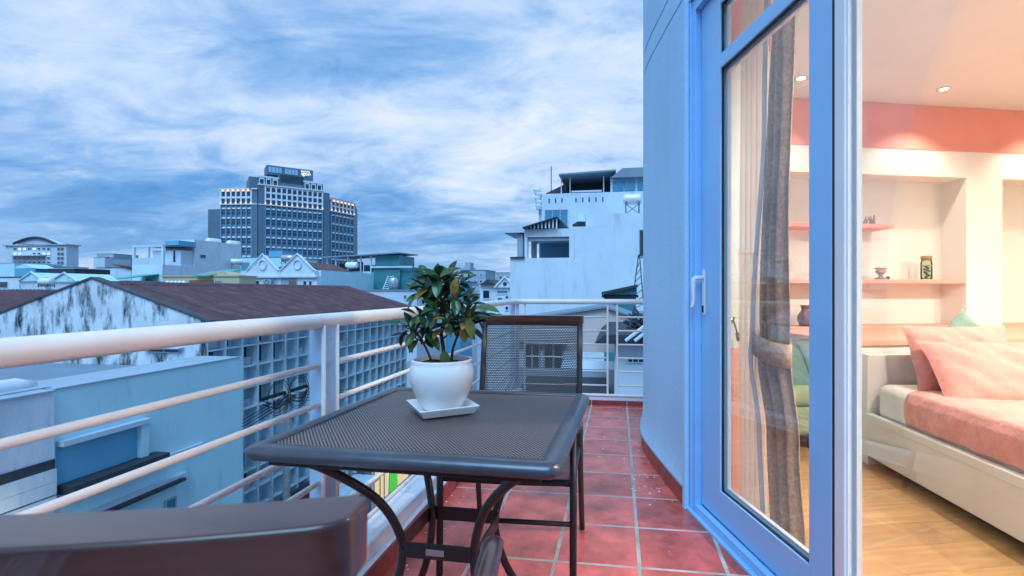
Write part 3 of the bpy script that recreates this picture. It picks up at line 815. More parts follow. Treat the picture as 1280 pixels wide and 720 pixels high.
build(MB().lathe(pot[1:-1], 40), 'pot', 'ceramic', pl, smooth=True)
build(MB().grid(lambda u, v: (math.cos(u * 2 * math.pi) * v * .0882, math.sin(u * 2 * math.pi) * v * .0882, .138 + .008 * math.sin(u * 19 + v * 7) * v + .010 * (1 - v)), 24, 6), 'soil', 'soil', pl, smooth=True)
R2 = random.Random(21)
# stems
def leafmesh(L_, Wd, cup, droop):
    mb_ = MB(); n = 7; rows = []
    for i in range(n + 1):
        t = i / n
        wd = Wd * (math.sin(math.pi * min(1, t * .94 + .03)) ** .8) * (1 - .18 * t)
        if i == 0: wd = Wd * .05
        if i == n: wd = Wd * .02
        z = -droop * t * t * L_
        rows.append([(-wd, t * L_, z + cup * wd), (-wd * .5, t * L_, z + cup * wd * .35), (0, t * L_, z), (wd * .5, t * L_, z + cup * wd * .35), (wd, t * L_, z + cup * wd)])
    mb_.add([p for r in rows for p in r], [(i * 5 + j, i * 5 + j + 1, (i + 1) * 5 + j + 1, (i + 1) * 5 + j) for i in range(n) for j in range(4)])
    return mb_
protos = {}
for mn in ('leaf', 'leaf_light', 'leaf_yellow'):
    protos[mn] = [(.058, .0165, .40, .18), (.066, .0185, .28, .35), (.050, .0150, .45, .1)]
made = {}
branches = []
stem = bez([(0, 0, .13), (.006, -.004, .18), (-.004, .004, .24), (.008, 0, .30), (-.010, .004, .365), (-.014, 0, .405)], 6)
build(MB().tube(stem, [.0075 - .0045 * i / len(stem) for i in range(len(stem))], 8), 'stem', 'bark', pl, smooth=True)
stem2 = bez([(.025, .01, .13), (.035, .004, .19), (.058, .0, .25), (.075, -.004, .30)], 6)
build(MB().tube(stem2, [.0052 - .0028 * i / len(stem2) for i in range(len(stem2))], 8), 'stem', 'bark', pl, smooth=True)
stem3 = bez([(-.025, -.012, .13), (-.04, -.02, .18), (-.066, -.02, .225), (-.085, -.03, .26)], 6)
build(MB().tube(stem3, [.005 - .0028 * i / len(stem3) for i in range(len(stem3))], 8), 'stem', 'bark', pl, smooth=True)
def put_leaf(pos, direction, up, mn, sc=1.0):
    key = (mn, R2.randrange(3))
    d = Vector(direction).normalized(); u = Vector(up); u = (u - d * u.dot(d))
    u = u.normalized() if u.length > 1e-5 else d.orthogonal().normalized()
    x = d.cross(u).normalized(); u = x.cross(d)
    M4 = Matrix(((x.x, d.x, u.x, pos[0]), (x.y, d.y, u.y, pos[1]), (x.z, d.z, u.z, pos[2]), (0, 0, 0, 1))) @ Matrix.Diagonal((sc, sc, sc, 1))
    if key in made: inst(made[key], pl, M4)
    else:
        o = build(leafmesh(*protos[mn][key[1]]), 'leaf', mn, pl, smooth=True); o.matrix_local = M4; made[key] = o
def twig(p0, dirv, length, nl, light=.12, yellow=.05):
    d = Vector(dirv).normalized(); p1 = Vector(p0) + d * length * .5 + Vector((0, 0, .012)); p2 = Vector(p0) + d * length + Vector((0, 0, .02))
    pth = bez([p0, p1, p2], 5)
    build(MB().tube(pth, [.0028 - .0013 * i / len(pth) for i in range(len(pth))], 6), 'branch', 'bark', pl, smooth=True)
    for i in range(nl):
        t = .25 + .75 * (i + .5) / nl; q = pth[min(len(pth) - 1, int(t * (len(pth) - 1) + .5))]
        ang = i * 2.4 + R2.uniform(-.4, .4)
        side = d.orthogonal().normalized(); side = Matrix.Rotation(ang, 3, d) @ side
        ld = d * R2.uniform(.25, .7) + side * R2.uniform(.7, 1.0) + Vector((0, 0, R2.uniform(-.25, .25)))
        r = R2.random(); mn = 'leaf_yellow' if r < yellow else 'leaf_light' if r < yellow + light else 'leaf'
        put_leaf(q, ld, (R2.uniform(-.4, .4), R2.uniform(-.7, .1), 1), mn, R2.uniform(.72, 1.12))
    put_leaf(p2, d + Vector((0, 0, .2)), (0, -.4, 1), 'leaf', R2.uniform(.85, 1.1))
for i in range(19):
    t = .34 + .62 * i / 18; q = stem[int(t * (len(stem) - 1))]
    a = i * 2.39996 + .5
    ln = .125 * (1 - .55 * ((t - .34) / .66)) * R2.uniform(.75, 1.1)
    twig(q, (math.cos(a), math.sin(a), R2.uniform(-.05, .55)), ln, 6)
for i in range(7):
    q = stem2[10 + i]; a = i * 2.4; twig(q, (math.cos(a) + .5, math.sin(a) * .8, R2.uniform(0, .5)), R2.uniform(.045, .085), 4, .25, .16)
for i in range(6):
    q = stem3[9 + i]; a = i * 2.4 + 1; twig(q, (math.cos(a) - .5, math.sin(a) * .8, R2.uniform(-.1, .4)), R2.uniform(.035, .06), 4)
for i in range(7):
    a = i * 2.4; put_leaf(stem[-1], (math.cos(a) * .8, math.sin(a) * .8, .55), (0, 0, 1), 'leaf', 1.0)
put_leaf(stem[-1], (-.02, 0, 1), (.2, -1, 0), 'leaf', 1.15)
put_leaf((.115, -.02, .32), (1, -.1, .12), (0, -.5, 1), 'leaf_light', 1.15)
put_leaf((.050, -.03, .36), (.15, -.3, 1), (0, -1, .2), 'leaf_yellow', .95)
put_leaf((.082, -.03, .27), (.05, -.15, -1), (0, -1, 0), 'leaf_yellow', 1.0)
put_leaf((.02, -.04, .19), (.25, -.3, -1), (0, -1, .1), 'leaf_light', 1.0)
# ================================================================== ROOM behind the glass
SB, ZC = 3.87, 2.74
rf = build(MB(RF).box(1.1765, 6.2, -2.6, SB, -.20, -.012), 'room_floor', 'bed_white', kind='structure')
pw, plen = .19, 1.25
k = 0
for i in range(-12, 21):
    s0_ = i * pw
    off = (i * .41) % plen
    for j in range(-1, 5):
        a, b = 1.178 + j * plen - off, 1.178 + (j + 1) * plen - off
        a, b = max(a, 1.178), min(b, 6.15)
        if b - a < .05 or s0_ + pw < -.2 or s0_ + pw > SB: continue
        if s0_ + pw > 2.398 and a < 1.5:
            a = 1.503
            if b - a < .05: continue
        m = MB(RF).box(a + .0008, b - .0008, s0_ + .0008, s0_ + pw - .0008, -.0118, 0)
        build(m, 'plank', 'plank', rf, loc=tuple(room((a + b) / 2, s0_ + pw / 2, 0)), rz=RA, world=True)
build(MB(RF).box(1.251, 6.2, -2.6, 2.395, ZC, ZC + .2).box(1.502, 6.2, 2.395, 4.29, ZC, ZC + .2), 'room_ceiling', 'ceiling', kind='structure')
rw = thing('room_wall', 'cream bedroom back wall with shelf niches and coral band', 'wall', tuple(room(3.5, SB, 0)), RA)
G0 = Matrix.Translation((-3.5, -SB, 0))
n1a, n1b, n2a = 2.55, onS(1208, 300, SB)[0], onS(1253, 300, SB)[0]
zn0, zn1 = .785, 2.115
m = MB(G0)
m.box(1.502, n1a, SB, 4.298, 0, ZC - .001).box(n1b, n2a, SB, 4.298, 0, ZC - .001).box(5.95, 6.2, SB, 4.298, 0, ZC - .001)
for a, b in ((n1a, n1b), (n2a, 5.95)):
    m.box(a, b, SB, 4.298, zn1, ZC - .001).box(a, b, 4.12, 4.298, 0, zn1).box(a, b, SB, 4.12, 0, zn0 - .003)
build(m, 'wall', 'room_white', rw)
build(MB(G0).box(1.503, 6.19, SB - .006, SB - .0005, 2.346, ZC - .002), 'coral_band', 'coral', rw)
build(MB(G0).box(n1a + .001, n1b - .001, SB + .004, 4.119, 1.168, 1.204), 'shelf', 'peach', rw, bevel=.003)
build(MB(G0).box(n1a + .001, 3.60, SB + .004, 4.119, 1.650, 1.686), 'shelf', 'peach', rw, bevel=.003)
build(MB(G0).box(n1a + .001, n1b - .001, SB - .012, 4.119, zn0 - .0028, zn0 + .012), 'niche_sill', 'peach', rw, bevel=.003)
build(MB(G0).box(n2a + .001, 5.949, SB - .012, 4.119, zn0 - .0028, zn0 + .012), 'niche_sill', 'peach', rw, bevel=.003)
# low wall with ledge behind the bed
lw = thing('ledge_wall', 'low white wall with peach top ledge behind the bed', 'ledge', tuple(room(3.8, 3.3, 0)), RA)
L0 = Matrix.Translation((-3.8, -3.3, 0))
build(MB(L0).box(2.34, 6.19, 2.90, SB - .007, .001, .745), 'front', 'room_white', lw)
build(MB(L0).box(2.335, 6.19, 2.885, SB - .007, .7455, .785), 'ledge_top', 'peach', lw, bevel=.004)
# other walls, out of sight of the photograph, close the room
build(MB(RF).box(6.2, 6.4, -2.6, 4.3, -.2, ZC + .2), 'side_wall', 'room_white', kind='structure')
build(MB(RF).box(1.25, 6.2, -2.8, -2.6, -.2, ZC + .2), 'side_wall', 'room_white', kind='structure')
# pier by the door: coral band on top, peach dado below
pr = thing('wall_pier', 'cream wall pier behind the sheer curtain with coral top and peach foot', 'wall', tuple(room(1.37, 2.39, 0)), RA)
P0 = Matrix.Translation((-1.37, -2.39, 0))
build(MB(P0).box(1.252, 1.499, 2.385, 2.399, .808, 2.345), 'middle', 'room_white', pr)
build(MB(P0).box(1.252, 1.499, 2.383, 2.399, 2.3452, ZC - .002), 'coral_band', 'coral', pr)
build(MB(P0).box(1.252, 1.499, 2.383, 2.399, .002, .8078), 'dado', 'peach', pr)

# ------------------------------------------------------------------ recessed ceiling lamps, lit; rows away from the coral band are added as fill
for nn, ss in ((2.45, 3.50), (3.73, 3.53), (5.0, 3.53), (2.45, 1.2), (3.73, 1.2), (5.0, 1.2), (2.45, -.9), (4.4, -.9)):
    near = ss > 3
    lab = 'small lit recessed downlight in the ceiling close to the coral band' if near else 'unseen recessed downlight added as fill over the middle of the bedroom'
    t = thing('downlight', lab, 'lamp', tuple(room(nn, ss, ZC)), RA, 'downlights along the coral band' if near else 'unseen fill downlights over the bedroom')
    build(MB().lathe([(.033, -.001), (.046, -.001), (.047, -.004), (.043, -.008), (.034, -.006)], 20, caps=False), 'ring', 'steel', t, smooth=True)
    build(MB().lathe([(.001, -.002), (.030, -.002), (.030, -.004), (.001, -.004)], 16), 'bulb', 'downlight', t)
    ld = bpy.data.lights.new('downlight', 'SPOT'); ld.energy = 23 if near else 118; ld.color = (1, .92, .80)
    ld.spot_size = rad(118 if near else 160); ld.spot_blend = .55; ld.shadow_soft_size = .025
    lo = bpy.data.objects.new('lamp', ld); COL.objects.link(lo); lo.parent = t; lo.location = (0, 0, -.034)

# ------------------------------------------------------------------ bed
NB = 2.36
bd = thing('bed', 'white framed bed with a pink bedspread over a cream mattress', 'bed', tuple(room(3.2, 1.9, 0)), RA)
B0 = Matrix.Translation((-3.2, -1.9, 0))
BT = rad(-11)                                  # the bed stands a little askew, turned about its head corner
set_mat(bd, Matrix.Translation(room(NB + .08, 2.86)) @ Matrix.Rotation(RA + BT, 4, 'Z') @ Matrix.Translation((3.2 - NB, 1.9 - 2.86, 0)))
NE, SE = 4.15, .78
build(MB(B0).box(NB, NE, 2.822, 2.882, .0, .70), 'headboard', 'bed_white', bd, bevel=.006)
build(MB(B0).box(NB + .0, NB + .035, SE, 2.82, .06, .33).box(NB - .012, NB + .0345, SE, 2.819, .285, .332), 'side_board', 'bed_white', bd, bevel=.005)
build(MB(B0).box(NE - .035, NE, SE, 2.82, .085, .33), 'side_board', 'bed_white', bd, bevel=.005)
build(MB(B0).box(NB, NE, SE - .04, SE - .001, .0, .36), 'foot_board', 'bed_white', bd, bevel=.005)
build(MB(B0).box(NB + .10, NE - .1, SE + .1, 2.75, .0, .058), 'under_bed_shadow', 'slab_dark', bd)  # dark block standing in for the shadow under the bed
def soft(x0, x1, y0, y1, z0, z1, r, nz=0.0):
    return MB(B0).box(x0, x1, y0, y1, z0, z1)
build(soft(NB + .038, NE - .04, SE + .02, 2.80, .30, .525, .05), 'mattress', 'sheet', bd, bevel=.055, bseg=4)
# bedspread: drawn over the mattress, hangs at the side
def spread(u, v):
    s_ = SE + .005 + v * (2.50 - SE)
    path = [(NB + .040, .34), (NB + .026, .40), (NB + .024, .47), (NB + .045, .517), (NB + .085, .533), (NB + .5, .535), (NE - .6, .535), (NE - .1, .53), (NE - .03, .47), (NE - .025, .34)]
    t = u * (len(path) - 1); i = min(len(path) - 2, int(t)); f = t - i
    a, b = path[i], path[i + 1]
    w = .004 * math.sin(s_ * 23 + u * 9) + .003 * math.sin(s_ * 47 + 1.3)
    return (a[0] * (1 - f) + b[0] * f - w * (1 if u < .3 else 0), s_, a[1] * (1 - f) + b[1] * f + w * (.6 if .3 < u < .8 else 0))
build(MB(B0).grid(spread, 36, 44), 'bedspread', 'pink', bd, smooth=True, solid=.010)
# pillows
def pillow(name, label, mat, w, h, th, loc, rot, seed, group=None, on_bed=False):
    rr_ = random.Random(seed); ph = [rr_.uniform(0, 6) for _ in range(6)]
    def side(sg):
        def fn(u, v):
            x, y = u * 2 - 1, v * 2 - 1
            f = max(0, (1 - abs(x) ** 2.6)) ** .55 * max(0, (1 - abs(y) ** 2.6)) ** .55
            pin = 1 - .07 * (1 - abs(x) ** 3) * abs(y) ** 2
            pin2 = 1 - .07 * (1 - abs(y) ** 3) * abs(x) ** 2
            wr = .012 * math.sin(x * 7 + ph[0] + y * 3) * math.sin(y * 6 + ph[1]) + .006 * math.sin(x * 17 + y * 9 + ph[2])
            return (x * w / 2 * pin2, y * h / 2 * pin, sg * (th / 2 * f + wr * f) + (.0008 * sg))
        return fn
    mb_ = MB(); mb_.grid(side(1), 26, 20); n0_ = len(mb_.f); mb_.grid(side(-1), 26, 20)
    for q in range(n0_, len(mb_.f)): mb_.f[q] = mb_.f[q][::-1]
    o = build(mb_, name, mat, smooth=True)
    a_ = 0
    if on_bed:
        a_ = BT; u_, v_ = loc[0] - NB, loc[1] - 2.86
        loc = (NB + .08 + u_ * math.cos(BT) - v_ * math.sin(BT), 2.86 + u_ * math.sin(BT) + v_ * math.cos(BT), loc[2])
    o.matrix_local = Matrix.Translation(room(*loc)) @ Matrix.Rotation(RA + a_, 4, 'Z') @ rot
    return tag(o, label, 'pillow', group)
RX = lambda a: Matrix.Rotation(rad(a), 4, 'X')
RYm = lambda a: Matrix.Rotation(rad(a), 4, 'Y')
RZm = lambda a: Matrix.Rotation(rad(a), 4, 'Z')
pillow('pillow', 'pink crumpled pillow in front on the bed', 'pink_pillow', .74, .44, .18, (2.84, 2.40, .645), RZm(-6) @ RX(50), 3, on_bed=True)
pillow('pillow', 'pink pillow behind the crumpled front one on the bed', 'pink_pillow', .62, .42, .15, (2.79, 2.63, .70), RZm(2) @ RX(70), 5, on_bed=True)
pillow('cushion', 'sage green cushion standing on its corner behind the pink pillows', 'green_cloth', .42, .42, .12, (2.90, 2.745, .70), RX(83) @ RZm(45), 9, on_bed=True)
pillow('cushion', 'plum cushion lying beyond the pink pillows', 'plum_cloth', .42, .40, .12, (3.64, 2.62, .66), RX(70), 11, on_bed=True)

# ------------------------------------------------------------------ small armchair behind the drape
ar = thing('armchair', 'lime green upholstered armchair behind the brown drape', 'armchair', tuple(room(2.00, 3.42, 0)), RA + rad(4))
build(MB().box(-.33, .33, -.30, .30, .10, .30), 'base', 'lime_cloth', ar, bevel=.04, bseg=3)
build(MB().box(-.32, .32, -.31, .22, .301, .44), 'seat_cushion', 'lime_cloth', ar, bevel=.05, bseg=3)
build(MB().box(-.33, .33, .20, .335, .30, .78), 'backrest', 'lime_cloth', ar, bevel=.05, bseg=3)
for x in (-.28, .28):
    for y in (-.25, .25): build(MB().tube([(x, y, .0), (x, y, .101)], [.014, .02], 8), 'leg', 'clay', ar, smooth=True)
pillow('cushion', 'grey cushion leaning on the lime armchair', 'grey_cloth', .44, .42, .13, (2.06, 3.42, .66), RX(68), 13)
pillow('cushion', 'dark green cushion low on the lime armchair', 'green_cloth', .40, .36, .11, (2.17, 3.30, .55), RX(60), 15)

# ------------------------------------------------------------------ shelf ornaments
def orn(name, label, cat, px, s_, zb, fn, zrot=0):
    n_, _ = onS(px, 300, s_)
    t = thing(name, label, cat, tuple(room(n_, s_, zb)), RA + zrot)
    fn(t); return t
def jar(t):
    build(MB().lathe([(.035, 0), (.043, .004), (.045, .02), (.045, .15), (.040, .17), (.038, .178), (.036, .178), (.038, .168), (.042, .15), (.042, .02), (.035, .006)], 20), 'glass_body', 'jar_glass', t, smooth=True)
    build(MB().lathe([(.038, .179), (.043, .181), (.043, .212), (.036, .216)], 16), 'lid', 'cork', t, smooth=True)
    b = MB(); r_ = random.Random(4)
    for i in range(14):
        a = r_.uniform(0, 6.28); rr_ = r_.uniform(0, .026); z = .012 + .008 * i; b.lathe([(.004, -.010), (.011, -.004), (.011, .004), (.004, .010)], 7, (rr_ * math.cos(a), rr_ * math.sin(a), z + .002))
    build(b, 'filling', 'leaf_light', t)
    build(MB().lathe([(.0455, .12), (.047, .123), (.047, .128), (.0455, .131)], 18), 'string', 'cork', t)
orn('jar', 'corked glass jar with filling on the peach shelf', 'jar', 1158, SB + .09, 1.2045, jar)
def frog(t):
    build(MB().lathe([(.03, 0), (.05, .004), (.05, .014), (.02, .02), (.018, .045), (.035, .055), (.045, .075), (.035, .085), (.004, .09)], 12), 'body', 'stone_grey', t, smooth=True)
    build(MB().box(-.045, .045, -.02, .02, .0905, .105), 'top', 'cork', t, bevel=.004)
    build(MB().lathe([(.004, 0), (.018, .008), (.016, .022), (.004, .03)], 10, (.06, -.01, 0)), 'berry', 'clay', t, smooth=True)
orn('figurine', 'small stone figurine on the peach shelf left of the jar', 'figurine', 1101, SB + .09, 1.2045, frog)
def coralbit(t):
    b = MB(); r_ = random.Random(8)
    for i in range(11):
        a = r_.uniform(0, 3.14); l = r_.uniform(.05, .10); p = Vector((r_.uniform(-.06, .06), r_.uniform(-.02, .02), .006))
        b.tube([p, p + Vector((math.cos(a) * l * .6, r_.uniform(-.02, .02), math.sin(a) * l))], [.012, .004], 6)
    build(b, 'branches', 'stone_grey', t); build(MB().box(-.075, .075, -.03, .03, 0, .006), 'base', 'clay', t, bevel=.002)
orn('driftwood', 'knobbly driftwood ornament on the short upper shelf', 'ornament', 1086, SB + .09, 1.6865, coralbit)
def vase(t):
    build(MB().lathe([(.03, 0), (.045, .01), (.062, .05), (.06, .09), (.035, .125), (.026, .145), (.036, .175), (.040, .18), (.034, .18), (.022, .15)], 18), 'body', 'clay', t, smooth=True)
    build(MB().tube(bez([(.05, 0, .10), (.075, 0, .12), (.06, 0, .15), (.03, 0, .15)], 5), .005, 6), 'handle', 'clay', t, smooth=True)
orn('vase', 'small brown clay vase on the peach ledge behind the drape', 'vase', 1006, SB + .07, zn0 + .0125, vase)

# ------------------------------------------------------------------ curtains
NCUR = 1.30
def edge(tbl, z):
    for (za, sa_), (zb_, sb_) in zip(tbl, tbl[1:]):
        if za >= z >= zb_: f = (za - z) / (za - zb_); f = f * f * (3 - 2 * f); return sa_ + (sb_ - sa_) * f
    return tbl[-1][1]
RIGHT = [(2.70, 1.925), (1.9, 1.925), (.92, 1.955), (.80, 1.955), (.45, 1.895), (.02, 1.845)]
LEFT = [(2.70, 2.035), (1.9, 2.06), (.92, 2.155), (.80, 2.175), (.45, 2.10), (.02, 2.07)]
def drape_fn(u, v):
    z = 2.69 - v * 2.67; a, b = edge(RIGHT, z), edge(LEFT, z)
    w = abs(b - a); amp = .014 if .95 > z > .78 else .018
    return (NCUR + amp * math.sin(u * 2 * math.pi * 3.0 + .6) + .01 * math.sin(z * 3), a + (b - a) * u + .006 * math.sin(z * 5 + u * 6), z)
cu = thing('drape', 'brown woven drape tied back with a band behind the glass door', 'curtain', tuple(room(NCUR, 2.05, 0)), RA)
C0 = Matrix.Translation((-NCUR, -2.05, 0))
build(MB(C0).grid(drape_fn, 60, 60), 'cloth', 'drape', cu, smooth=True, solid=.004)
def lin_fn(u, v):
    z = 2.69 - v * 2.67; b = edge(LEFT, z)
    return (NCUR - .035 + .006 * math.sin(u * 9), b - .012 + u * .035, z)
build(MB(C0).grid(lin_fn, 6, 40), 'lining_edge', 'drape_lining', cu, smooth=True, solid=.003)
band = []
for i in range(24):
    q = 2 * math.pi * i / 24; band.append((NCUR + .055 * math.cos(q), 2.065 + .122 * math.sin(q)))
vs = [(x, y, z + .02 * (y - 2.06) / .1) for z in (.795, .895) for x, y in band]
build(MB(C0).add(vs, [(i, (i + 1) % 24, 24 + (i + 1) % 24, 24 + i) for i in range(24)]), 'tie_band', 'drape', cu, smooth=True, solid=.006)
def sheer_fn(u, v):
    z = 2.69 - v * 2.67; a, b = 2.13, 2.335
    return (NCUR + .01 + .026 * math.sin(u * 2 * math.pi * 4.5 + .5 * math.sin(z * 1.4)), a + (b - a) * u + .012 * math.sin(z * 1.1 + 1), z)
sh = build(MB().grid(lambda u, v: tuple(Vector(sheer_fn(u, v)) - Vector((NCUR, 2.23, 0))), 70, 30), 'sheer_curtain', 'sheer', loc=tuple(room(NCUR, 2.23, 0)), rz=RA, smooth=True)
tag(sh, 'cream translucent sheer curtain hanging beside the brown drape', 'curtain')
cr_ = thing('curtain_rail', 'slim white curtain rail above the glass door', 'curtain rail', tuple(room(NCUR, 1.5, 2.70)), RA)
build(MB().box(-.02, .02, -.95, .86, .0, .03), 'track', 'bead', cr_, bevel=.003)
hk = thing('tieback_hook', 'brass tieback hook with tassel on the pier behind the glass', 'hook', tuple(room(1.275, 2.383, .95)), RA)
build(MB().lathe([(.004, -.004), (.018, 0), (.018, .004), (.004, .008)], 12, fr=Matrix.Rotation(rad(90), 4, 'X')).tube([(0, -.004, 0), (0, -.03, .004), (.004, -.036, .02)], .005, 8), 'hook', 'brass', hk, smooth=True)
build(MB().tube([(0, -.03, .004), (.012, -.03, -.03), (.022, -.028, -.06)], [.004, .005, .004], 6).tube([(.022, -.028, -.06), (.034, -.028, -.10)], [.010, .013], 8), 'tassel', 'cork', hk, smooth=True)
# ================================================================== CITY
def win_y(t, p0, p1, Y, pane='win', frame='wall_white', fw=.07, proud=.06, name='window', bars=0):
    pm = (p0[0] + p1[0]) / 2; x0, x1, z0, z1 = onY(p0[0], p0[1], Y).x, onY(p1[0], p1[1], Y).x, onY(pm, p1[1], Y).z, onY(pm, p0[1], Y).z
    return win_rect_y(t, x0, x1, z0, z1, Y, pane, frame, fw, proud, name, bars)
def win_rect_y(t, x0, x1, z0, z1, Y, pane='win', frame='wall_white', fw=.07, proud=.06, name='window', bars=0):
    m = MB().box(x0, x0 + fw, Y - proud, Y - .004, z0, z1).box(x1 - fw, x1, Y - proud, Y - .004, z0, z1).box(x0 + fw, x1 - fw, Y - proud, Y - .004, z1 - fw, z1).box(x0 + fw, x1 - fw, Y - proud, Y - .004, z0, z0 + fw)
    for k in range(bars):
        xb = x0 + (x1 - x0) * (k + 1) / (bars + 1); m.box(xb - fw / 2, xb + fw / 2, Y - proud, Y - .004, z0 + fw, z1 - fw)
    w = build(m, name, frame, t, world=True)
    build(MB().box(x0 + fw, x1 - fw, Y - proud * .5, Y - .006, z0 + fw, z1 - fw), 'pane', pane, w, world=True)
    return w
def win_x(t, p0, p1, X, pane='win', frame='wall_white', fw=.07, proud=.06, name='window'):
    a, b = onX(p0[0], p0[1], X), onX(p1[0], p1[1], X); ym, h0 = (a.y, b.y), sorted((a.z, b.z))
    y0, y1 = min(ym), max(ym); z0, z1 = h0
    m = MB().box(X + .004, X + proud, y0, y0 + fw, z0, z1).box(X + .004, X + proud, y1 - fw, y1, z0, z1).box(X + .004, X + proud, y0 + fw, y1 - fw, z1 - fw, z1).box(X + .004, X + proud, y0 + fw, y1 - fw, z0, z0 + fw)
    w = build(m, name, frame, t, world=True)
    build(MB().box(X + .006, X + proud * .5, y0 + fw, y1 - fw, z0 + fw, z1 - fw), 'pane', pane, w, world=True)
    return w
def block(name, label, px0, px1, pyt, Y, depth, mat, cat='building', group=None, roof='roof_grey', parapet=.0):
    a, b = onY(px0, pyt, Y), onY(px1, pyt, Y)
    t = thing(name, label, cat, ((a.x + b.x) / 2, Y + depth / 2, ZG), 0, group)
    z = a.z
    build(MB().box(a.x, b.x, Y, Y + depth, ZG - .05, z - (parapet or .0)), 'wall', mat, t, world=True)
    if parapet:
        m = MB(); w = .18
        m.box(a.x, b.x, Y, Y + w, z - parapet + .001, z).box(a.x, b.x, Y + depth - w, Y + depth, z - parapet + .001, z).box(a.x, a.x + w, Y + w, Y + depth - w, z - parapet + .001, z).box(b.x - w, b.x, Y + w, Y + depth - w, z - parapet + .001, z)
        build(m, 'parapet', mat, t, world=True)
    else:
        build(MB().box(a.x - .1, b.x + .1, Y - .1, Y + depth + .1, z + .001, z + .12), 'roof', roof, t, world=True)
    t['dims'] = (a.x, b.x, Y, Y + depth, z)
    return t
def dims(t): return tuple(t['dims'])
def tank_on(t_label, pos, L=1.6, r=.55, rz=0, stand=.5, group=None, mat='tank'):
    t = thing('water_tank', t_label, 'tank', pos, rz, group)
    m = MB(); prof = [(-L / 2, r * .5), (-L / 2 + .05, r * .85), (-L / 2 + .15, r), (L / 2 - .15, r), (L / 2 - .05, r * .85), (L / 2, r * .5)]
    m.tube([(p[0], 0, stand + r) for p in prof], [p[1] for p in prof], 18)
    build(m, 'barrel', mat, t, smooth=True)
    build(MB().tube([(0, 0, stand + 2 * r - .02), (0, 0, stand + 2 * r + .06)], .12, 10), 'cap', 'steel', t)
    s = MB()
    for x in (-L / 2 + .2, L / 2 - .2):
        for y in (-r * .8, r * .8): s.box(x - .03, x + .03, y - .03, y + .03, 0, stand + r * .5)
        s.box(x - .025, x + .025, -r * .8, r * .8, stand - .06, stand)
    s.tube([(-L / 2 + .2, -r * .8, .05), (L / 2 - .2, -r * .8, stand)], .02, 5).tube([(L / 2 - .2, -r * .8, .05), (-L / 2 + .2, -r * .8, stand)], .02, 5)
    build(s, 'stand', 'slab_dark', t)
    return t

# ------------------------------------------------------------------ maroon roofed building with egg-crate facade
XF_, Y0g, Y1g, XA, XE = -15.0, 16.0, 34.0, -19.6, -24.2
gb = thing('gabled_building', 'long building with maroon roof, mould streaked gable and blue egg-crate facade', 'building', (-19.6, 25, ZG))
ZR = 1.40
build(MB().box(XE, XF_ - .46, Y0g + .25, Y1g, ZG - .05, -.05), 'wall', 'facade_blue', gb, world=True)
build(MB().prismY([(XE - .05, ZG), (XF_ - .0, ZG), (XF_ - .0, .06), (XA, ZR + .16), (XE - .05, .06)], Y0g, Y0g + .249), 'gable_wall', 'gable', gb, world=True)
build(MB().prismY([(XE, -.06), (XF_ - .75, -.06), (XA, ZR - .1)], Y1g - .3, Y1g - .01), 'gable_wall', 'gable', gb, world=True)
# coping on the gable
for a, b in (((XE - .35, -.03), (XA, ZR + .17)), ((XF_ + .35, -.03), (XA, ZR + .17))):
    build(MB().prismY([a, b, (b[0], b[1] + .07), (a[0], a[1] + .07)] if a[0] < b[0] else [b, a, (a[0], a[1] + .07), (b[0], b[1] + .07)], Y0g - .05, Y0g + .30), 'coping', 'fascia', gb, world=True)
# roof slopes of corrugated sheets laid side by side
def corr(x_ridge, z_ridge, x_eave, z_eave, y0, y1, parent, mat='roof_maroon'):
    sheet = 1.06; n = int((y1 - y0) / sheet)
    proto = None
    for i in range(n + 1):
        yy = y0 + i * sheet; ye = min(yy + sheet + .02, y1)
        if ye - yy < .2: continue
        if proto is not None and abs(ye - yy - sheet - .02) < 1e-4:
            c = inst(proto, parent, Matrix.Translation((0, (i) * sheet, .006 * (i % 2)))); continue
        m = MB(); nw = 12
        def fn(u, v):
            z = z_ridge + (z_eave - z_ridge) * v + .040 * math.cos(u * nw * math.pi)
            return (x_ridge + (x_eave - x_ridge) * v, yy + (ye - yy) * u, z)
        m.grid(fn, nw, 4)
        o = build(m, 'roof_sheet', mat, parent, world=True, solid=.012)
        if proto is None and i == 0: proto = o
corr(XA, ZR, XF_ + .32, -.02, Y0g + .30, Y1g, gb)
corr(XA, ZR, XE - .32, -.02, Y0g + .30, Y1g, gb)
build(MB().prismY([(XA - .25, ZR - .03), (XA, ZR + .06), (XA + .25, ZR - .03), (XA, ZR + .10)], Y0g + .31, Y1g), 'ridge_cap', 'roof_maroon', gb, world=True)
build(MB().box(XF_ - .02, XF_ + .26, Y0g + .3, Y1g, -.17, -.09), 'gutter', 'fascia', gb, world=True)
build(MB().box(XF_ - .455, XF_ + .02, Y0g + .26, Y1g, -.26, -.171), 'eave_slab', 'fin', gb, world=True)
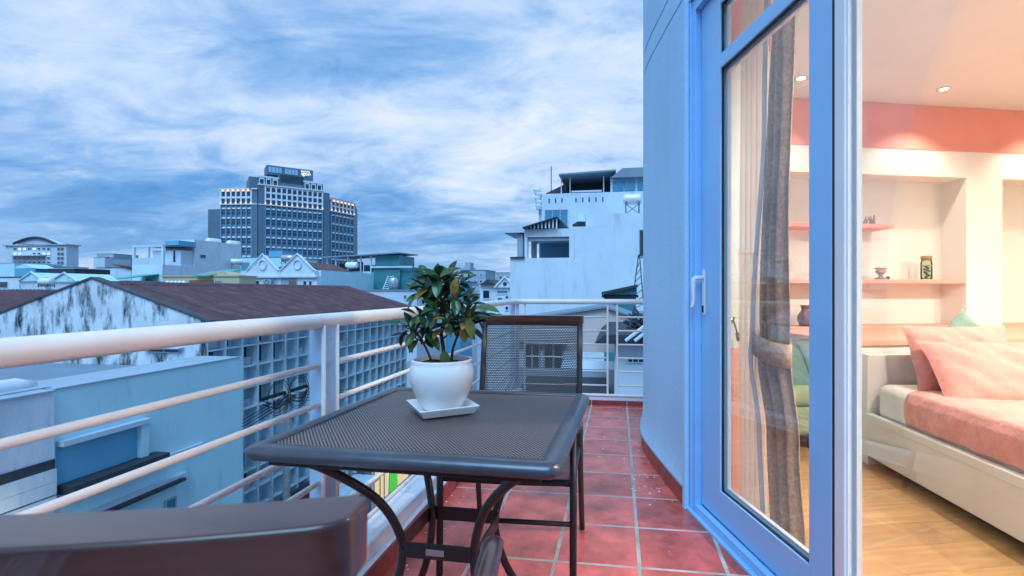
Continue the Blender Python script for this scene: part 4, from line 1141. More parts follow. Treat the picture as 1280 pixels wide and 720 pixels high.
# fins and shelves
PIT = .87; nf = int((Y1g - Y0g - .25) / PIT)
fin0 = None
for i in range(nf + 1):
    y = Y0g + .30 + i * PIT
    if fin0 is None: fin0 = build(MB().box(-.455, 0, -.035, .035, -9.4, -.262), 'fin', 'fin', gb, loc=(XF_ + 19.6, y - 25, -ZG))
    else: inst(fin0, gb, tr(XF_ + 19.6, y - 25, -ZG))
sh0 = wn0 = sp0 = None
for i in range(nf):
    y = Y0g + .30 + (i + .5) * PIT
    for j in range(10):
        z = -1.13 - j * .86
        if sh0 is None: sh0 = build(MB().box(-.45, -.04, -PIT / 2 + .036, PIT / 2 - .036, -.03, .03), 'shelf', 'fin', gb, loc=(XF_ + 19.6, y - 25, z - ZG))
        else: inst(sh0, gb, tr(XF_ + 19.6, y - 25, z - ZG))
        if j % 3 != 2:
            if wn0 is None: wn0 = build(MB().box(-.456, -.440, -.34, .30, .07, .80), 'window', 'win', gb, loc=(XF_ + 19.6, y - 25, z - ZG))
            elif (i * 7 + j * 3) % 11 != 0: inst(wn0, gb, tr(XF_ + 19.6, y - 25, z - ZG, 0, (1, random.choice((.45, .6, 1, 1)), 1)))
            if (i * 5 + j * 2) % 4 == 0:
                if sp0 is None: sp0 = build(MB().box(-.40, -.22, -.30, .30, .05, .36), 'blind_box', 'wall_grey', gb, loc=(XF_ + 19.6, y - 25, z - ZG))
                else: inst(sp0, gb, tr(XF_ + 19.6, y - 25, z - ZG))
# little gable windows and a ledge
for p0, p1 in (((100, 462), (127, 474.5)), ((24, 460), (45, 471)), ((186, 435), (226, 441.5))):
    a, b = onY(p0[0], p0[1], Y0g), onY(p1[0], p1[1], Y0g)
    w = win_rect_y(gb, a.x, b.x, b.z, a.z, Y0g, 'win', 'wall_grey', .05, .05, bars=1)
    build(MB().box(a.x - .15, b.x + .15, Y0g - .25, Y0g - .004, a.z + .02, a.z + .07), 'hood', 'wall_white', gb, world=True)
# canopy, sign and shops at street level
build(MB().box(XF_ - .02, XF_ + 1.5, 17.2, 26.6, -9.65, -9.42), 'street_canopy', 'fin', gb, world=True)
build(MB().box(XF_ + .2, XF_ + 1.9, 27.0, 34.0, -9.3, -9.1), 'street_canopy', 'canvas_dark', gb, world=True)
for i in range(9):
    y = 17.3 + i * 1.85
    build(MB().box(XF_ - .455, XF_ - .41, y, y + 1.75, ZG + .1, -9.7), 'shutter', 'wall_grey' if i % 3 else 'steel', gb, world=True)
sg = thing('shop_sign', 'dark shop sign board with red white edged letters above the street', 'sign', (XF_ + .9, 20.9, -8.3))
build(MB().box(-.06, .06, -2.5, 2.2, -.62, .62), 'board', 'sign_dark', sg)
def put_text(txt, size, M4, mats, parent, name='letters', ext=.01):
    me = text_mesh(txt, size, ext); me.materials.clear()
    me.materials.append(MATS[mats]); o = bpy.data.objects.new(name, me); COL.objects.link(o); o.parent = parent; o.matrix_local = M4; return o
TX = Matrix(((0, 0, 1, 0), (1, 0, 0, 0), (0, 1, 0, 0), (0, 0, 0, 1)))      # text lying in y,z and read from +x
put_text('NG CO', 1.18, Matrix.Translation((.064, -2.12, -.43)) @ TX, 'tower_light', sg, ext=.004)
put_text('NG CO', 1.10, Matrix.Translation((.076, -2.07, -.40)) @ TX, 'sign_red', sg, ext=.006)
shp = thing('street_shop', 'brightly lit little shop with a green panel at street level', 'shop', (XF_ + .2, 30.5, ZG + .13))
build(MB().box(-.6, .0, -2.3, 3.2, 0, 3.0), 'shop_front', 'wall_grey', shp)
build(MB().box(.002, .05, -1.9, -.2, .3, 2.7), 'lit_opening', 'shop_lit', shp)
build(MB().box(.002, .10, .05, 1.05, .3, 2.9), 'green_panel', 'green_lit', shp)
build(MB().box(.002, .05, 1.3, 2.9, .3, 2.5), 'lit_opening', 'shop_lit', shp)
for y in (-1.35, -.8): build(MB().box(.052, .09, y - .03, y + .03, .3, 2.7), 'mullion', 'slab_dark', shp)
lt = thing('shop_lamp', 'bare lit bulb on a bracket above the green shop panel', 'lamp', (XF_ + .9, 31.2, ZG + 3.0))
build(MB().tube([(-.7, 0, .25), (0, 0, .2), (0, 0, .08)], .02, 6), 'bracket', 'slab_dark', lt)
build(MB().lathe([(.02, -.12), (.08, -.08), (.09, 0), (.04, .08)], 12), 'bulb', 'bulb', lt, smooth=True)
ld = bpy.data.lights.new('lamp', 'POINT'); ld.energy = 420; ld.color = (1, .80, .50); ld.shadow_soft_size = .1
lo = bpy.data.objects.new('lamp', ld); COL.objects.link(lo); lo.parent = lt; lo.location = (.15, 0, -.1)
for i, (x, y) in enumerate(((-12.6, 29.2), (-12.2, 30.6), (-12.9, 27.9))):
    s_ = thing('street_stool', 'white plastic stool on the pavement by the green shop', 'stool', (x, y, ZG + .13), .4 * i, 'stools outside the shop')
    build(MB().box(-.3, .3, -.3, .3, .62, .68), 'seat', 'tank', s_, bevel=.02)
    for a in (-.24, .24):
        for b in (-.24, .24): build(MB().tube([(a * 1.15, b * 1.15, 0), (a, b, .62)], .03, 6), 'leg', 'tank', s_)
bn = thing('folded_parasol', 'folded dark parasol standing by the shop on the pavement', 'parasol', (-11.9, 29.3, ZG + .13), 0)
build(MB().tube([(0, 0, 0), (.0, .0, 2.6)], .03, 6), 'pole', 'slab_dark', bn)
build(MB().tube([(0, 0, .9), (0, 0, 1.4), (0, 0, 2.3), (0, 0, 2.55)], [.12, .20, .11, .02], 10), 'canopy', 'canvas_dark', bn)

# utility pole with coiled cables in front of the facade
up_ = thing('utility_pole', 'concrete utility pole with cross arm and coiled black cables', 'pole', (-13.6, 21.6, ZG))
pz = onX(358, 490, -13.6)
set_mat(up_, Matrix.Translation((-13.6, pz.y, ZG)))
zc_ = pz.z - ZG
build(MB().tube([(0, 0, 0), (0, 0, zc_ + .25)], [.17, .12], 10), 'pole', 'concrete', up_, smooth=True)
build(MB().box(-.06, .06, -1.5, 1.35, zc_ - .06, zc_ + .06), 'cross_arm', 'cable', up_)
for y0 in (-.62, .62):
    for q in range(2):
        r = .60 + .10 * q
        build(MB().tube([(.10 + .03 * q, y0 + r * math.cos(a), zc_ - .1 + r * 1.0 * math.sin(a)) for a in [2 * math.pi * k / 22 for k in range(22)]], .013, 5, True), 'cable_coil', 'cable', up_)
for q in range(2):
    pts = bez([(.1, -1.5, zc_ - .05 - .12 * q), (.12, -.7, zc_ - .35 - .15 * q), (.1, 0, zc_ - .1 - .2 * q), (.12, .7, zc_ - .4 - .13 * q), (.1, 1.35, zc_ - .1 * q)], 6)
    build(MB().tube(pts, .02, 5), 'cable', 'cable', up_)
for q in range(4):
    sgm = lambda y: 0
    pts = [(.15, y, zc_ - .12 * q - .9 * math.sin(math.pi * min(1, abs(y) / 14.0))) for y in [i * 1.0 - 6 for i in range(19)]]
    build(MB().tube(pts, .016, 5), 'street_cable', 'cable', up_)
build(MB().box(-.25, .05, -.30, .30, zc_ - 1.9, zc_ - 1.2), 'junction_box', 'wall_grey', up_)

# second maroon roof beyond the first
g2_ = thing('gabled_building', 'maroon roofed building beyond the streaked gable, nearer the arched block', 'building', (-29.2, 26, ZG))
build(MB().box(-33.8, -24.8, 17, 35, ZG - .05, -.3), 'wall', 'wall_grey', g2_, world=True)
build(MB().prismY([(-33.8, -.31), (-24.8, -.31), (-29.2, 1.05)], 17, 17.3), 'gable_wall', 'gable', g2_, world=True)
corr(-29.2, 1.16, -24.65, -.18, 17, 35, g2_)
corr(-29.2, 1.16, -34.1, -.18, 17, 35, g2_)

# ------------------------------------------------------------------ blue walled building and the white block beside it
XB = -13.4
bb = thing('blue_building', 'plain light blue street wall with a shallow dark sill niche', 'building', (-17, 13, ZG))
yb0, yb1 = onX(68.5, 487, XB).y, onX(303, 447, XB).y
zb = onX(180, 468, XB).z
build(MB().box(-14.9, XB, yb0, 15.94, ZG - .05, zb), 'wall', 'wall_blue', bb, world=True)
if yb1 > 15.95: build(MB().box(XF_ + .27, XB, 15.941, yb1, ZG - .05, zb - .001), 'wall_end', 'wall_blue', bb, world=True)
build(MB().box(-24, -14.901, yb0 + .1, 15.94, ZG, zb - .42), 'rear_wall', 'wall_blue_deep', bb, world=True)
build(MB().box(-24, -14.902, yb0 + .1, 15.93, zb - .419, zb - .36), 'roof_sheet', 'roof_grey', bb, world=True)
build(MB().box(-14.95, XB + .03, yb0 - .02, 15.945, zb + .001, zb + .04), 'coping', 'wall_grey', bb, world=True)
# niche: darker recess drawn by its head, jamb and broken sill
n0, n1 = onX(70, 575, XB), onX(171, 555, XB)
zt0, zs0 = onX(171, 530.5, XB).z, onX(171, 572, XB).z
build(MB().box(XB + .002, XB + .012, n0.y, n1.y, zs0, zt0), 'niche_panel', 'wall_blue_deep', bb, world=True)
build(MB().box(XB + .003, XB + .22, n0.y, n1.y + .25, zt0 + .001, zt0 + .13), 'niche_head', 'wall_white2', bb, world=True)
build(MB().box(XB + .003, XB + .16, n1.y + .001, n1.y + .22, zs0, zt0), 'niche_jamb', 'wall_blue', bb, world=True)
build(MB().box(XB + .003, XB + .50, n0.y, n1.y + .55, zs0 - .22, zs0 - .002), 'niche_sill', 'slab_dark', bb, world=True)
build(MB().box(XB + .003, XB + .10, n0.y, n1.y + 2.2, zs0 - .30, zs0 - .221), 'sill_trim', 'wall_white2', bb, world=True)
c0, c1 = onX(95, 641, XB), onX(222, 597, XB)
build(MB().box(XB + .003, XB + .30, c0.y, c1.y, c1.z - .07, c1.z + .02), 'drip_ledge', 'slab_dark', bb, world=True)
build(MB().box(XB + .003, XB + .16, c0.y, c1.y + .2, c1.z + .021, c1.z + .12), 'drip_ledge', 'wall_white2', bb, world=True)
win_x(bb, (205, 626), (219, 637), XB, 'win_blue', 'wall_grey', .04)
XW = -13.25
wb = thing('white_block', 'white street wall with dark slots at its foot beside the blue wall', 'building', (-15, 6, ZG))
yw1 = onX(68.2, 490, XW).y
zw = onX(34, 496, XW).z
build(MB().box(-17.5, XW, -4, yw1, ZG - .05, zw), 'wall', 'wall_white', wb, world=True)
build(MB().box(-17.5, XW + .04, -4, yw1 + .01, zw + .001, zw + .05), 'coping', 'wall_grey', wb, world=True)
for yy in (578.5, 594.5, 612):
    a = onX(68, yy, XW)
    build(MB().box(XW + .003, XW + .05, -4, yw1 - .02, a.z - .12, a.z + .10), 'slot_shade', 'slab_dark', wb, world=True)  # dark strips laid on the wall stand for shade in its recesses
    build(MB().box(XW + .003, XW + .09, -4, yw1 - .02, a.z - .42, a.z - .125), 'slot_sill', 'wall_white', wb, world=True)
aw = thing('shop_awning', 'grey street awning below the white slotted wall', 'awning', (XW + .8, 7, -6.9))
build(MB().prismX([(-9, 0), (2.6, 0), (2.6, .1), (-9, .1)], -.75, 1.3), 'sheet', 'roof_grey', aw)
build(MB().box(1.24, 1.3, -9, 2.6, -.35, -.001), 'valance', 'slab_dark', aw)
for q in range(2):
    a = onX(12 + 20 * q, 654 - 4 * q, XW + 1.0)
    l_ = thing('street_lamp', 'small lit lamp under the awning of the white block', 'lamp', tuple(a), 0, 'lamps under the awning')
    build(MB().lathe([(.02, -.05), (.07, -.02), (.07, .04), (.02, .07)], 10), 'bulb', 'bulb', l_); build(MB().box(-.3, 0, -.02, .02, .07, .10), 'bracket', 'slab_dark', l_)
rc = onZ(14, 494, zw)
tk = thing('roof_cover', 'white rounded tank cover lying on the white block roof', 'cover', (XW - .9, rc.y - .3, zw + .05))
build(MB().tube([(0, -2.0, .05), (0, -1.6, .08), (0, .6, .08), (0, 1.0, .05)], [.12, .2, .2, .1], 14), 'cover', 'tank', tk, smooth=True)
build(MB().box(-.5, .5, -2, 1, 0, .03), 'base', 'wall_grey', tk)

# ------------------------------------------------------------------ mid distance houses behind the maroon roof
# twin gabled white house
YT = 47.0
tw = thing('twin_gable_house', 'white house front with two pointed gables and round medallions', 'house', (onY(350, 360, YT).x, YT + 4, ZG))
def oy(px, py, Y=YT): return onY(px, py, Y).x, onY(350, py, Y).z
xa, za = oy(305, 345); xb, zb_ = oy(396.5, 345)
build(MB().box(xa, xb, YT, YT + 8, ZG - .05, za), 'wall', 'wall_white', tw, world=True)
for l_, a_, r_ in ((311, 329, 347), (353, 372.5, 391)):
    p = [oy(l_ - 3, 345), oy(r_ + 3, 345), oy(r_ + 3, 338.5), oy(r_ - 3, 335), oy(a_, 318.5), oy(l_ + 3, 335), oy(l_ - 3, 338.5)]
    g = build(MB().prismY(p, YT - .06, YT + .5), 'gable', 'wall_white', tw, world=True)
    cx_, cz_ = oy(a_, 331)
    ring = [(cx_ + .42 * math.cos(q), YT - .1, cz_ + .5 * math.sin(q)) for q in [2 * math.pi * k / 16 for k in range(16)]]
    build(MB().tube(ring, .09, 6, True), 'medallion', 'wall_white2', g, world=True)
    e0, e1, e2 = oy(l_ - 2, 338), oy(a_, 317.5), oy(r_ + 2, 338)
    build(MB().tube([(e0[0], YT - .12, e0[1]), (e1[0], YT - .12, e1[1]), (e2[0], YT - .12, e2[1])], .10, 6), 'gable_trim', 'wall_white', g, world=True)
xc, zc2 = oy(303, 345.2); xd, zd = oy(397.5, 347)
build(MB().box(xc, xd, YT - .28, YT - .005, zd, zc2), 'cornice', 'wall_white', tw, world=True)
for p0, p1 in (((313.5, 350.5), (318, 358)), ((320, 350.5), (324.5, 358)), ((379, 351), (383.5, 358.5)), ((386, 351), (390.5, 358.5))):
    win_y(tw, p0, p1, YT, 'win', 'wall_white', .05, .05)
for p0, p1 in (((330, 346.5), (347, 358)), ((351, 346.5), (372, 358.5))):
    win_y(tw, p0, p1, YT, 'wall_grey', 'wall_white2', .06, .05, 'balcony_opening')
win_y(tw, (360.5, 350), (371, 359), YT - .065, 'wall_brown', 'wall_grey', .05, .04, 'door')
acx, acz = oy(337, 353)
ac = build(MB().box(acx - .45, acx + .45, YT - .42, YT - .07, acz - .3, acz + .3), 'air_conditioner', 'wall_grey', tw, world=True, bevel=.03)
build(MB().tube([(acx + .22 * math.cos(q), YT - .43, acz + .22 * math.sin(q)) for q in [2 * math.pi * k / 12 for k in range(12)]], .03, 5, True), 'fan_ring', 'slab_dark', ac, world=True)
# pale blue wall running back from it
XS = xb + .05
t = thing('blue_side_house', 'long pale turquoise wall running back from the twin gables', 'house', (XS - 2, YT + 8, ZG))
b_ = onX(467, 341, XS)
build(MB().box(XS - 6, XS, YT + .6, b_.y, ZG - .05, onX(398, 337.5, XS).z), 'wall', 'wall_blue', t, world=True)
build(MB().prismY([(XS - 6.2, 0), (XS - .2, 0), (XS - 3, 1.0)], YT + 1, b_.y - 4, fr=Matrix.Translation((0, 0, onX(398, 337.5, XS).z))), 'roof', 'roof_maroon', t, world=True)
# yellow house with green roof
YY = 42.0
yl = block('yellow_house', 'low yellow house with a green sheet roof', 203, 299, 346, YY, 2.2, 'wall_yellow', 'house', None, 'wall_yellow')
p = [onY(q[0], q[1], YY + .2) for q in ((246, 345), (264, 339), (280, 339), (292, 346))]
build(MB().prismY([(q.x, q.z) for q in p], YY + .13, YY + 2), 'gable', 'wall_yellow', yl, world=True)
p = [onY(q[0], q[1], YY) for q in ((246, 345.5), (262, 338), (281, 338.2), (266, 345.5))]
a, b, c_, d_ = p
build(MB().add([(a.x, YY - .4, a.z), (d_.x, YY - .4, d_.z), (c_.x, YY + 2, c_.z + .1), (b.x, YY + 2, b.z + .1), (a.x, YY - .4, a.z + .1), (d_.x, YY - .4, d_.z + .1), (c_.x, YY + 2, c_.z + .2), (b.x, YY + 2, b.z + .2)],
    [(0, 3, 2, 1), (4, 5, 6, 7), (0, 1, 5, 4), (1, 2, 6, 5), (2, 3, 7, 6), (3, 0, 4, 7)]), 'green_roof', 'roof_green', yl, world=True)
win_y(yl, (269, 350.5), (277, 356), YY, 'win_blue', 'wall_yellow', .05)
m = MB(); q0, q1 = onY(237, 350, YY), onY(267, 357, YY); m.box(q0.x, q1.x, YY - .05, YY - .004, q1.z - 1, q0.z)
build(m, 'brown_shutter', 'wall_brown', yl, world=True)
m = MB()
for k in range(5):
    q0 = onY(210 + k * 5, 351, YY - 1.2); m.tube([(q0.x, YY - 1.2, q0.z - .9), (q0.x, YY - 1.2, q0.z - .25), (q0.x, YY - 1.2, q0.z)], [.3, .3, .1], 9)
build(m, 'roof_drums', 'tank', yl, world=True, kind='stuff')

# white terrace building, solar tanks on its roof
YWt = 62.0
wt = thing('terrace_building', 'white building with open roof terrace frame and a small high window', 'building', (onY(200, 364, YWt).x, YWt + 6, ZG))
def ow(px, py): return onY(px, py, YWt).x, onY(184, py, YWt).z
x165, z331 = ow(165, 331); x203, _ = ow(203, 331)
XC = x203
ybk = onX(301, 330, XC).y
build(MB().box(x165, XC, YWt, ybk, ZG - .05, z331), 'wall', 'wall_white', wt, world=True)
# terrace parapet and frame
zp, zt_ = ow(165, 322.5)[1], ow(165, 309)[1]
build(MB().box(x165, XC - .2, YWt + .02, YWt + .2, z331 + .001, zp), 'parapet', 'wall_white2', wt, world=True)
for px in (165, 183, 201.5):
    a = ow(px, 320)[0]; build(MB().box(a, a + .3, YWt + .02, YWt + .32, zp + .001 if px < 200 else z331 + .001, zt_), 'column', 'wall_white', wt, world=True)
build(MB().box(x165, XC + .1, YWt, YWt + .4, zt_ + .001, zt_ + .35), 'beam', 'wall_white2', wt, world=True)
zr0, _ = onX(262, 303, XC).z, 0
ys_ = onX(243, 300, XC).y
build(MB().prismX([(ys_, z331 + .002), (ybk, z331 + .002), (ybk, onX(300, 306, XC).z), (onX(258, 301, XC).y, onX(258, 301, XC).z), (ys_, onX(244, 299.5, XC).z)], XC - 5, XC), 'stair_tower', 'wall_white', wt, world=True)
build(MB().box(XC - 5, XC - .2, YWt + 3.2, ys_ - .01, z331 + .001, zt_ - .2), 'set_back_wall', 'wall_white2', wt, world=True)
build(MB().box(XC - 6, XC + .3, YWt + 2.5, ys_ - .02, zt_ + .352, zt_ + .5), 'terrace_roof', 'roof_grey', wt, world=True)
build(MB().box(XC - 2.0, XC + .25, ys_ - 3, ys_ - .03, zt_ + .505, zt_ + 1.2), 'roof_box', 'wall_blue_deep', wt, world=True)
win_x(wt, (250, 318), (257, 323), XC, 'win', 'wall_grey', .06)
win_x(wt, (216, 312), (219, 328), XC, 'win', 'wall_grey', .06, name='door')
win_y(wt, (182, 348), (190, 357), YWt, 'win', 'wall_grey', .06)
for px, py, lab in ((267, 301, 'white solar water tank at the edge of the terrace building roof'), (292, 304, 'white solar water tank lower on the terrace building roof')):
    q = onX(px, py, XC - 1.2); tank_on(lab, (XC - 1.2, q.y, q.z - 1.4), 2.2, .5, rad(80), .8)
q = onX(296, 322, XC + 1.2)
tank_on('stack of pale barrels on a steel rack beside the white terrace wall', (XC + 1.2, q.y, q.z - 2.2), 1.8, .5, rad(40), 1.0)

# block behind the yellow house
t = block('blue_roof_house', 'flat turquoise house with roof clutter behind the twin gables', 300, 356, 322, 85, 10, 'wall_blue', 'house', None, 'roof_grey')
win_y(t, (302, 328), (312, 338), 85, 'win_blue', 'wall_grey', .08)
t = block('blue_roof_house', 'small deep blue roof room above the turquoise house', 336, 353, 313, 90, 6, 'wall_blue_deep', 'house', None, 'roof_grey')
q = onY(360, 320, 80); tank_on('steel barrel tank behind the right white gable', (q.x, 80, q.z - 1.5), 2.2, .6, 0, .5, None, 'steel')

# teal sheds
YS = 60.0
ts = thing('teal_shed', 'teal corrugated roof shed with open canopy, tank and ladder', 'shed', (onY(470, 362, YS).x, YS + 3, ZG))
def os(px, py, dy=0): return onY(px, py, YS + dy).x, onY(470, py, YS + dy).z
x0, z1 = os(467, 334); x1, _ = os(500, 334); x2, _ = os(514.5, 335)
build(MB().box(x0, x1, YS, YS + 6, ZG, z1), 'lower_wall', 'teal', ts, world=True)
build(MB().prismY([(x1 + .02, ZG), (x2, ZG), (x2, os(514, 334)[1]), (x1 + .02, os(500, 337)[1])], YS + .3, YS + 6), 'side_wall', 'teal', ts, world=True)
build(MB().box(x0 - .3, x2 + .2, YS - .3, YS - .02, z1 - .1, z1 + .12), 'fascia', 'wall_white2', ts, world=True)
a, b = os(467.5, 319), os(498, 332)
build(MB().box(a[0], b[0], YS + .3, YS + 5, b[1], a[1]), 'upper_wall', 'teal', ts, world=True)
a, b = os(404, 322), os(499.5, 317.5)
build(MB().add([(a[0], YS - .5, a[1]), (b[0], YS - .5, b[1]), (b[0], YS + 6, b[1] + .2), (a[0], YS + 6, a[1] + .2)] + [(a[0], YS - .5, a[1] + .15), (b[0], YS - .5, b[1] + .15), (b[0], YS + 6, b[1] + .35), (a[0], YS + 6, a[1] + .35)],
    [(0, 3, 2, 1), (4, 5, 6, 7), (0, 1, 5, 4), (1, 2, 6, 5), (2, 3, 7, 6), (3, 0, 4, 7)]), 'canopy', 'roof_grey', ts, world=True)
for px in (408, 419, 434, 450, 463): 
    a = os(px, 321); b = os(px, 340); build(MB().box(a[0] - .08, a[0] + .08, YS + .1, YS + .26, b[1] - 4, a[1] + .1), 'post', 'wall_white2', ts, world=True)
for px, w_, hh in ((424, 3.2, 1.6), (455, 2.4, 1.2), (440, 1.8, 2.0)):
    a = os(px, 338, 3); build(MB().box(a[0], a[0] + w_ * .6, YS + 3, YS + 4, a[1] - .5, a[1] + hh * .6), 'roof_clutter', 'slab_dark' if px != 455 else 'teal', ts, world=True)
build(MB().box(os(397, 340)[0], x0 - .02, YS + .5, YS + 6, ZG, os(430, 339)[1]), 'terrace_base', 'wall_blue', ts, world=True)
a = os(443, 339); tank_on('white tank under the canopy of the teal shed', (a[0], YS - .6, a[1] + .05), 1.6, .42, 0, .3)
for dx in (0, .55):
    pass
a, b = os(483, 362), os(486, 345)
m = MB(); m.tube([(a[0], YS - 1.0, a[1]), (b[0], YS - .2, b[1])], .06, 5).tube([(a[0] + .7, YS - 1.0, a[1]), (b[0] + .7, YS - .2, b[1])], .06, 5)
for k in range(7): f = (k + .5) / 7; m.tube([(a[0] + (b[0] - a[0]) * f, YS - 1 + .8 * f, a[1] + (b[1] - a[1]) * f), (a[0] + .7 + (b[0] - a[0]) * f, YS - 1 + .8 * f, a[1] + (b[1] - a[1]) * f)], .05, 5)
build(m, 'ladder', 'wall_white', ts, world=True)
a = os(496, 358); t = thing('barrel', 'upright steel water barrel beside the ladder of the teal shed', 'tank', (a[0], YS - .9, a[1] - .4))
build(MB().lathe([(.5, 0), (.62, .1), (.62, 1.3), (.5, 1.45), (.2, 1.6)], 16), 'barrel', 'steel', t, smooth=True)
build(MB().lathe([(.64, .4), (.66, .43), (.64, .46)], 16), 'hoop', 'wall_grey', t)
# pale low building under the sheds
t = block('pale_house', 'pale blue flat wall just behind the far end of the maroon roof', 437, 521, 363.5, 44, 8, 'wall_white2', 'house')
win_y(t, (505, 369), (508, 373), 44, 'win', 'wall_grey', .04)

# arched roof building far left
YA = 150.0
aa = thing('arched_building', 'pale apartment block with a dark arched roof and lit top floor', 'building', (onY(44, 364, YA).x, YA + 9, ZG))
def oa(px, py, dy=0): return onY(px, py, YA + dy).x, onY(44, py, YA + dy).z
xl, zl_ = oa(7, 304); xr, _ = oa(83, 306)
xm, _ = oa(68, 306)
build(MB().box(xl, xr, YA, YA + 4, ZG - .05, oa(40, 307)[1]), 'wall', 'wall_white2', aa, world=True)
arc = [(oa(17 + (71 - 17) * k / 14, 304 - 8.0 * math.sin(math.pi * k / 14) + 2 * k / 14)) for k in range(15)]
build(MB().prismY(arc, YA + .5, YA + 3.5), 'arch_wall', 'wall_white2', aa, world=True)
build(MB().tube([(x, YA, z) for x, z in arc], .45, 6), 'arch_edge', 'slab_dark', aa, world=True)
build(MB().box(xl - .6, xr + .6, YA - .6, YA + 4.5, oa(40, 307)[1] + .001, oa(40, 305.6)[1]), 'cornice', 'wall_grey', aa, world=True)
for r_, py in enumerate((309.5, 315.5, 321, 326.5)):
    for c_, px in enumerate((17, 23, 29, 35, 41, 47, 53, 59)):
        if r_ > 0 and px in (29, 35) and r_ == 1: continue
        w = win_y(aa, (px, py), (px + 4.4, py + 3.4), YA, 'lit_window' if (r_ == 1 and c_ in (0, 1, 6, 7)) or (r_ == 0 and c_ in (1, 2, 4)) else 'win', 'wall_white2', .15, .15)
    for px in (72, 76.5): win_y(aa, (px, py), (px + 3.6, py + 4), YA, 'win', 'wall_grey', .15, .15)
m = MB(); a, b = oa(16, 318.5), oa(58, 320); m.box(a[0], b[0], YA - 2.2, YA - .01, b[1], a[1]); build(m, 'balcony_slab', 'wall_white', aa, world=True)
# houses below it
t = block('low_house', 'turquoise house with a flat canopy in front of the arched block', -20, 18, 329, 95, 10, 'wall_blue', 'house', None, 'wall_white2')
t = block('low_house', 'grey blue long roofed house with open loft in front of the arched block', 18, 60, 333, 88, 8, 'wall_blue_deep', 'house', None, 'wall_white2')
a0 = onY(30, 336, 86); a1 = onY(58, 336, 86); a2 = onY(44, 330.5, 86)
build(MB().prismY([(a0.x, a0.z), (a1.x, a1.z), (a2.x, a2.z)], 84, 88 - .02), 'gable', 'wall_blue', t, world=True)
t = block('low_house', 'open sided roof shelter with dark clutter beside the blue gable', 60, 93, 336, 84, 7, 'slab_dark', 'house', None, 'wall_white2')
t = block('low_house', 'white house front with dark window below the turquoise house', -25, 24, 347, 60, 8, 'wall_white', 'house', None, 'roof_maroon')
win_y(t, (0, 352), (10, 360), 60, 'win', 'wall_grey', .08)
for l_, a_, r_, py0, py1, lab in ((30, 42, 54, 353, 342, 'light blue small gable beside the white water tank'), (68, 83, 97, 354, 343, 'light blue small gable near the streaked gable wall')):
    t = block('low_house', lab, l_ - 4, r_ + 3, py0, 52 if l_ < 60 else 50, 6, 'wall_white2', 'house', None, 'wall_blue')
    Yq = 52 if l_ < 60 else 50
    p = [onY(l_ - 4, py0 - .4, Yq), onY(r_ + 3, py0 - .4, Yq), onY(a_, py1, Yq)]
    build(MB().prismY([(q.x, q.z + .13) for q in p], Yq - .2, Yq + 5), 'gable', 'wall_blue', t, world=True)
    build(MB().tube([(p[0].x, Yq - .25, p[0].z + .15), (p[2].x, Yq - .25, p[2].z + .2), (p[1].x, Yq - .25, p[1].z + .15)], .12, 6), 'verge', 'wall_white', t, world=True)
q = onY(58, 357, 46); tank_on('white solar water tank between the two light blue gables', (q.x, 46, q.z - .2), 1.6, .42, 0, .2)

# small far blocks between
t = block('far_block', 'pale stepped apartment block left of the terrace building', 117, 131, 322, 190, 12, 'wall_white2', 'building')
t = block('far_block', 'slim upper block rising beside the stepped apartments', 121, 142, 317.5, 200, 12, 'wall_grey', 'building')
for k in range(3): win_y(t, (133, 320 + 4 * k), (140, 322.5 + 4 * k), 200, 'win', 'wall_white2', .3, .3)
t = block('low_house', 'white house with a maroon lean-to roof beside the terrace building', 121, 164, 335, 100, 10, 'wall_white', 'house', None, 'roof_maroon')
p = [onY(138, 331, 99.8), onY(164, 334.5, 99.8), onY(164, 337.5, 99.8)]
build(MB().prismY([(q.x, q.z + .15) for q in p], 99.6, 108), 'lean_to_roof', 'roof_maroon', t, world=True)
t = block('low_house', 'low house with turquoise sheet roof behind the streaked gable', 127, 167, 352, 58, 7, 'wall_white', 'house', None, 'roof_green')
p = [onY(127, 352, 57.8), onY(163, 350, 57.8), onY(163, 343, 57.8), onY(141, 343.5, 57.8)]
build(MB().add([(p[0].x, 57, p[0].z + .16), (p[1].x, 57, p[1].z + .16), (p[2].x, 62, p[2].z + .16), (p[3].x, 62, p[3].z + .16)], [(0, 1, 2, 3)]), 'sheet_roof', 'roof_green', t, world=True, solid=.1)

# ------------------------------------------------------------------ hotel tower
HT = thing('tower_hotel', 'tall blue grey hotel tower with uplit crown and rooftop sign', 'tower', (0, 0, 0))
def cdr(px, d): return (px - CX) / FPX * d, d
r1, d1 = cdr(322.5, 250); rl_, dl_ = cdr(275.5, 251)
r2, d2 = r1 + math.sin(rad(55)) * 30.6, d1 + math.cos(rad(55)) * 30.6
r2b, d2b = r2 + math.sin(rad(40)) * 3.2, d2 + math.cos(rad(40)) * 3.2
r3, d3 = r2b + math.sin(rad(22)) * 18.5, d2b + math.cos(rad(22)) * 18.5
def c2w(r, d): q = RT * r + FW * d; return Vector((q.x, q.y, 0))
PL, P1, P2, P2b, P3 = c2w(rl_, dl_), c2w(r1, d1), c2w(r2, d2), c2w(r2b, d2b), c2w(r3, d3)
set_mat(HT, Matrix.Translation((P1.x, P1.y + 15, ZG)))
def zat(py, d): return EYE + (HY - py) / FPX * d
Z_cr = zat(237, 250); Z_mid = zat(256, 250)
back = [c2w(r3 - 8, d3 + 26), c2w(rl_ + 4, dl_ + 42)]
foot = [(p.x, p.y) for p in (PL, P1, P2, P2b, P3)] + [(p.x, p.y) for p in back]
build(MB().prism(foot, ZG, Z_cr), 'body', 'tower', HT, world=True)
